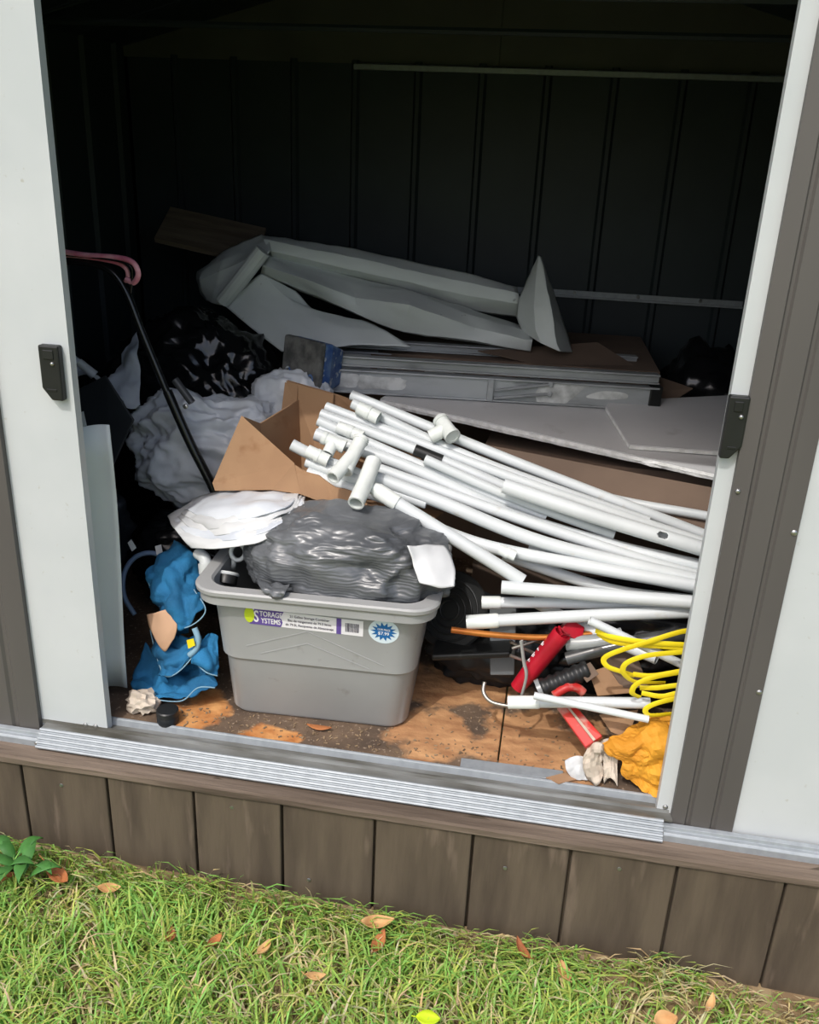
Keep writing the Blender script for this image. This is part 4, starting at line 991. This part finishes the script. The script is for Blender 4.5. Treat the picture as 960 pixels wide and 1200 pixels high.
# cardboard scraps
for (q, lab) in (([(690, 788, .24), (738, 772, .30), (742, 812, .24), (700, 816, .20)], 'torn brown cardboard flap behind the black hose end'),
                 ([(702, 838, .16), (748, 832, .18), (735, 866, .12), (716, 858, .12)], 'small torn brown cardboard flap beside the amber paper'),
                 ([(700, 760, .27), (742, 756, .30), (760, 806, .24), (728, 806, .24)], 'grey-brown cardboard flap under the yellow strap'),
                 ([(676, 784, .21), (692, 776, .22), (702, 790, .20), (688, 800, .19)], 'bent grey card corner on the black hose end')):
    o = MB().slab([P(*c) for c in q], .004).build('cardboard_flap', CARD_DARK if 'grey' in lab else CARD, bevel=.001); tag(o, lab, 'cardboard')
# yellow strap: one long flat band in loops
ys = thing('yellow_strap', P(770, 830, .1), 'bright yellow plastic strap hanging in loose loops', 'strap')
loops = [[(830, 738, .13), (800, 740, .13), (760, 752, .12), (722, 764, .115), (708, 772, .12), (712, 781, .12), (728, 787, .12), (744, 792, .13)],
         [(698, 739, .16), (716, 746, .14), (745, 751, .13), (776, 754, .13), (830, 757, .14)],
         [(700, 742, .165), (718, 752, .145), (750, 756, .135), (780, 758, .135), (830, 764, .14)],
         [(830, 761, .11), (800, 764, .11), (760, 768, .10), (736, 776, .095), (730, 786, .10), (738, 796, .11), (752, 800, .115), (780, 800, .12)],
         [(830, 783, .10), (795, 788, .10), (765, 794, .09), (746, 802, .085), (741, 812, .09), (750, 817, .10)],
         [(742, 790, .12), (762, 792, .115), (790, 788, .11), (830, 780, .12)],
         [(750, 806, .11), (770, 806, .105), (795, 803, .10), (830, 800, .10)],
         [(830, 812, .09), (795, 818, .09), (770, 824, .085), (757, 831, .085), (762, 838, .09), (790, 836, .09)],
         [(752, 812, .10), (775, 816, .095), (795, 812, .095), (830, 806, .1)]]
for k, lp in enumerate(loops):
    MB().tube(spline([P(*c) for c in lp], 7), PX(3.6, .11), 8, flat=(.16, 1) if k % 2 else (.2, 1)).build('strap_loop', YELLOW, ys, smooth=50)
# amber paper
am = MB(); am.net([[P(712, 878, .085), P(728, 862, .10), P(748, 846, .13), P(770, 838, .15), P(800, 836, .16)],
                   [P(714, 886, .065), P(738, 876, .06), P(758, 864, .07), P(776, 860, .08), P(800, 858, .09)],
                   [P(730, 892, .060), P(746, 890, .055), P(762, 884, .065), P(778, 882, .06), P(796, 884, .07)],
                   [P(728, 904, .058), P(744, 910, .052), P(758, 912, .052), P(774, 914, .052), P(792, 916, .055)],
                   [P(734, 912, .060), P(748, 920, .055), P(760, 928, .050), P(772, 930, .050), P(790, 932, .050)]], 7, jit=.006, jf=18, seed=2, crum=.017, cf=15)
o = am.build('amber_paper', ORANGE_ENV, solid=.002); tag(o, 'crumpled amber paper envelope against the door edge', 'paper')
# pale papers
o = MB().net([[P(690, 872, .07), P(700, 868, .075), P(706, 876, .08)], [P(684, 890, .06), P(698, 888, .055), P(708, 892, .065)], [P(688, 914, .054), P(698, 916, .052), P(708, 908, .056)]], 6, jit=.006, jf=25, seed=4, crum=.013, cf=26).build('paper_scrap', PAPER, smooth=12, solid=.002); tag(o, 'twisted cream paper scrap standing beside the amber paper', 'paper')
o = MB().net([[P(664, 892, .085), P(676, 886, .085), P(690, 890, .08)], [P(664, 902, .07), P(676, 900, .068), P(690, 902, .07)], [P(670, 912, .062), P(680, 914, .058), P(692, 914, .06)]], 10, jit=.003, jf=25, seed=5, crum=.005, cf=24).build('paper_scrap', FILM, smooth=40, solid=.002); tag(o, 'white round-edged paper scrap lying on the metal strip', 'paper')
o = MB().net([[P(700, 872, .10), P(712, 866, .11), P(722, 870, .11)], [P(706, 886, .08), P(716, 884, .085), P(724, 884, .09)], [P(708, 918, .056), P(716, 912, .06), P(722, 920, .056)]], 6, jit=.004, jf=25, seed=6, crum=.011, cf=26).build('paper_scrap', PAPER, smooth=12, solid=.002); tag(o, 'torn pale paper scrap tucked behind the cream paper', 'paper')
o = MB().slab([PZ(640, 912, .004), PZ(668, 905, .004), PZ(676, 914, .004), PZ(655, 919, .004)], .003).build('cardboard_flap', CARD); tag(o, 'tan cardboard sliver on the metal strip', 'cardboard')
# far right junk
mb = MB(); bag_mesh(mb, (.60, 1.66, .42), (.26, .24, .42), 51, amp=.12, cr=.08, sub=5, zmin=0, sq=.8)
o = mb.build('bin_bag', BAG_BLACK, smooth=180); tag(o, 'black bin bag beyond the end of the ladder', 'bin bag')
o = MB().slab([P(760, 438, 1.5), P(812, 456, 1.42), P(790, 470, 1.38), P(740, 462, 1.38)], .004).build('cardboard_flap', CARD_DARK); tag(o, 'bent brown cardboard flap past the ladder end', 'cardboard')
o = MB().slab([P(560, 412, 1.40), P(700, 402, 1.60), P(760, 440, 1.42), P(640, 430, 1.36)], .004).build('cardboard_flap', CARD_DARK); tag(o, 'loose brown cardboard sheet between ladder and grey vinyl', 'cardboard')
o = MB().slab([P(560, 520, .80), P(850, 575, .74), P(850, 640, .62), P(640, 590, .68)], .005).build('cardboard_flap', CARD_DARK); tag(o, 'large dull brown cardboard flap hanging under the white board', 'cardboard')

# ------------------------------------------------------------------ lawn
def grass_material():
    mt = bpy.data.materials.new('grass_blades'); mt.use_nodes = True
    n = mt.node_tree.nodes; l = mt.node_tree.links; b = n['Principled BSDF']; b.inputs['Roughness'].default_value = .5
    at_ = n.new('ShaderNodeAttribute'); at_.attribute_name = 'blade'; l.new(at_.outputs['Color'], b.inputs['Base Color'])
    b.inputs['Specular IOR Level'].default_value = .35
    tr_ = n.new('ShaderNodeBsdfTranslucent'); l.new(at_.outputs['Color'], tr_.inputs['Color'])
    mx = n.new('ShaderNodeMixShader'); mx.inputs[0].default_value = .3
    l.new(b.outputs[0], mx.inputs[1]); l.new(tr_.outputs[0], mx.inputs[2]); l.new(mx.outputs[0], n['Material Output'].inputs['Surface'])
    return mt
GRASS = grass_material()
rng = random.Random(11)
def blades(mb, cols, count, xr, yr, hmin, hmax, dens=True):
    k = 0
    while k < count:
        x = rng.uniform(*xr); y = rng.uniform(*yr)
        p = noise.noise(Vector((x*3.1, y*3.1, 7)))+.5*noise.noise(Vector((x*8, y*8, 2)))
        dry = max(0, min(1, .27+.55*(x+.1)*.6 + p*.95 + (.35 if x < -1.0 and y > -.35 else 0)))
        if dens and rng.random() < .72*dry: k += 1; continue
        k += 1
        h = rng.uniform(hmin, hmax)*(1-.35*dry)*(1 if y < -.18 or not dens else .8); w_ = rng.uniform(.0018, .0042)
        a = rng.uniform(0, 2*math.pi); lean = rng.uniform(.25, 1.25); d = Vector((math.cos(a), math.sin(a), 0))
        if y > -.25 and d.y > 0: d.y = -d.y*.3
        s_ = Vector((-d.y, d.x, 0)).normalized()*w_; z = gz(x, y)-.004; b0 = Vector((x, y, z))
        V = []
        for t, ww in ((0, 1), (.4, .9), (.75, .6)):
            c = b0+Vector((0, 0, h*(t-.28*lean*t*t)))+d*(h*lean*t*t*.85)
            V += [c-s_*ww, c+s_*ww]
        V.append(b0+Vector((0, 0, h*(1-.42*lean)))+d*(h*lean*.95))
        mb.add(V, [(0, 1, 3, 2), (2, 3, 5, 4), (4, 5, 6)])
        if rng.random() < .12+.55*dry: c = (rng.uniform(.55, .75), rng.uniform(.50, .62), rng.uniform(.24, .36), 1)
        else:
            g_ = rng.uniform(.8, 1.3); c = (.32*g_*rng.uniform(.7, 1.4), .50*g_, .105*g_, 1)
        cols += [c]*7
def finish_grass(mb, cols, name, label):
    o = mb.build(name, GRASS, origin=(0, -.5, -.37), fixn=False)
    at2 = o.data.color_attributes.new('blade', 'FLOAT_COLOR', 'POINT')
    at2.data.foreach_set('color', [v for c in cols for v in c])
    return tag(o, label, 'grass', kind='stuff')
mb = MB(); cols = []
blades(mb, cols, 20000, (-1.75, 1.15), (-.72, -.115), .05, .14)
blades(mb, cols, 9000, (-2.4, 1.8), (-1.7, -.72), .04, .10)
finish_grass(mb, cols, 'lawn_grass', 'sunlit patchy green lawn in front of the plank skirting')
# taller tuft against the planks
mb = MB(); cols = []; tc = PZ(780, 1115, -.39)
for k in range(120):
    blades(mb, cols, 1, (tc.x-.10, tc.x+.10), (-.17, -.105), .07, .16, dens=False)
o = finish_grass(mb, cols, 'grass_tuft', 'taller tuft of grass growing against the planks'); o['kind'] = 'stuff'
# fallen leaves
def leaf(px, py, L, w_, rz, m_, label, up=.03, curl=.3, grp='dead brown leaves on the lawn'):
    c = PZ(px, py, gz(-.3, -.3)+up); c.z = gz(c.x, c.y)+up
    V = []; n = 8
    M_ = Matrix.Translation(c) @ Matrix.Rotation(rz, 4, 'Z') @ Matrix.Rotation(rng.uniform(-.4, .4), 4, 'X')
    rows = []
    for i in range(n+1):
        t = i/n; wd = w_*math.sin(math.pi*min(1, t*.96+.02))**.8*(1-.25*t)
        x = (t-.5)*L; zc = curl*L*(4*(t-.5)**2)*.35
        rows.append([M_ @ Vector((x, -wd, zc+wd*curl)), M_ @ Vector((x, -wd*.5, zc+wd*.15*curl)), M_ @ Vector((x, 0, zc-.001)), M_ @ Vector((x, wd*.5, zc+wd*.15*curl)), M_ @ Vector((x, wd, zc+wd*curl))])
    mb = MB(); mb.loft(rows, closed=False)
    t = thing('fallen_leaf', c-Vector((0, 0, .01)), label, 'leaf', grp)
    mb.build('leaf_blade', m_, t, smooth=180, solid=.0006)
    MB().tube([rows[0][2], rows[0][2]+(rows[0][2]-rows[1][2])*1.6], .0011, 5).build('leaf_stalk', m_, t)
LB = 'curled dead brown leaf lying in the grass'
for px, py, L, w_, rz, m_, lab in ((442, 1083, .085, .02, .3, LEAF_TAN, 'pale tan curled leaf near the planks with a brown leaf below it'), (443, 1108, .075, .018, 1.4, LEAF_BR, LB), (72, 1040, .10, .022, -.5, LEAF_BR, 'long russet curled leaf beside the green weed'),
        (10, 1042, .08, .02, .9, LEAF_BR, LB), (252, 1110, .05, .014, 1.2, LEAF_BR, LB), (200, 1105, .045, .014, 1.8, LEAF_BR, LB), (312, 1117, .05, .018, 1.3, LEAF_TAN, LB),
        (612, 1112, .07, .014, 2.1, LEAF_BR, LB), (660, 1138, .06, .02, 1.9, LEAF_TAN, LB), (780, 1190, .06, .025, .4, LEAF_TAN, LB), (130, 1052, .06, .016, .2, LEAF_TAN, LB), (370, 1150, .05, .016, .2, LEAF_TAN, LB), (836, 1170, .06, .012, 1.2, LEAF_TAN, LB)):
    leaf(px, py, L, w_, rz, m_, lab, up=.058, curl=.75)
leaf(502, 1192, .055, .022, .1, LEAF_YG, 'bright yellow-green fallen leaf on the lawn', up=.09, curl=.2, grp=None)
# weed by the left planks
wd = PZ(30, 1040, -.37); wt = thing('weed', (wd.x, wd.y, gz(wd.x, wd.y)), 'broad-leaved green weed growing near the russet leaf', 'weed')
for k in range(11):
    a = k*2.4; L = rng.uniform(.07, .12); d = Vector((math.cos(a), math.sin(a), 0)); s_ = Vector((-d.y, d.x, 0)); b0 = Vector(wt.location)+Vector((rng.uniform(-.04, .04), rng.uniform(-.04, .04), .065))
    rows = [[b0+d*L*t+Vector((0, 0, .035*math.sin(t*2.4)))+s_*(u*.016*math.sin(math.pi*min(1, t+.03)))+Vector((0, 0, abs(u)*.004)) for u in (-1, 0, 1)] for t in [i/7 for i in range(8)]]
    MB().loft(rows, closed=False).build('weed_leaf', LEAF_GR, wt, smooth=180, solid=.0006)

# debris on the floor in front of the tub
mb = MB()
for k in range(420):
    x = rng.uniform(-1.0, .25); y = rng.choice((rng.uniform(.055, .15), rng.uniform(.06, .32))); r = rng.uniform(.0012, .0042); a = rng.uniform(0, 6.28)
    Mx = Matrix.Translation((x, y, .0008)) @ Matrix.Rotation(a, 4, 'Z')
    mb.box((-r*rng.uniform(1, 2.2), -r*.5, 0), (r, r*.5, r*.6), Mx)
o = mb.build('floor_crumbs', mat('wood_crumbs', lin(150, 128, 100), lin(96, 78, 60), 30, rough=1), fixn=False, origin=(0, .1, 0)); tag(o, 'loose wood crumbs and grit scattered on the shed floor', 'crumbs', kind='stuff')
c = PZ(374, 855, .004); lf = thing('fallen_leaf', c, 'small russet dead leaf on the floor in front of the tub', 'leaf')
rows = [[c+Vector(((t-.5)*.07, u*.011*math.sin(math.pi*(t*.9+.05)), .003+.004*abs(u)+.006*(t-.5)**2*4)) for u in (-1, 0, 1)] for t in [i/7 for i in range(8)]]
MB().loft(rows, closed=False).build('leaf_blade', LEAF_BR, lf, smooth=180, solid=.0006)
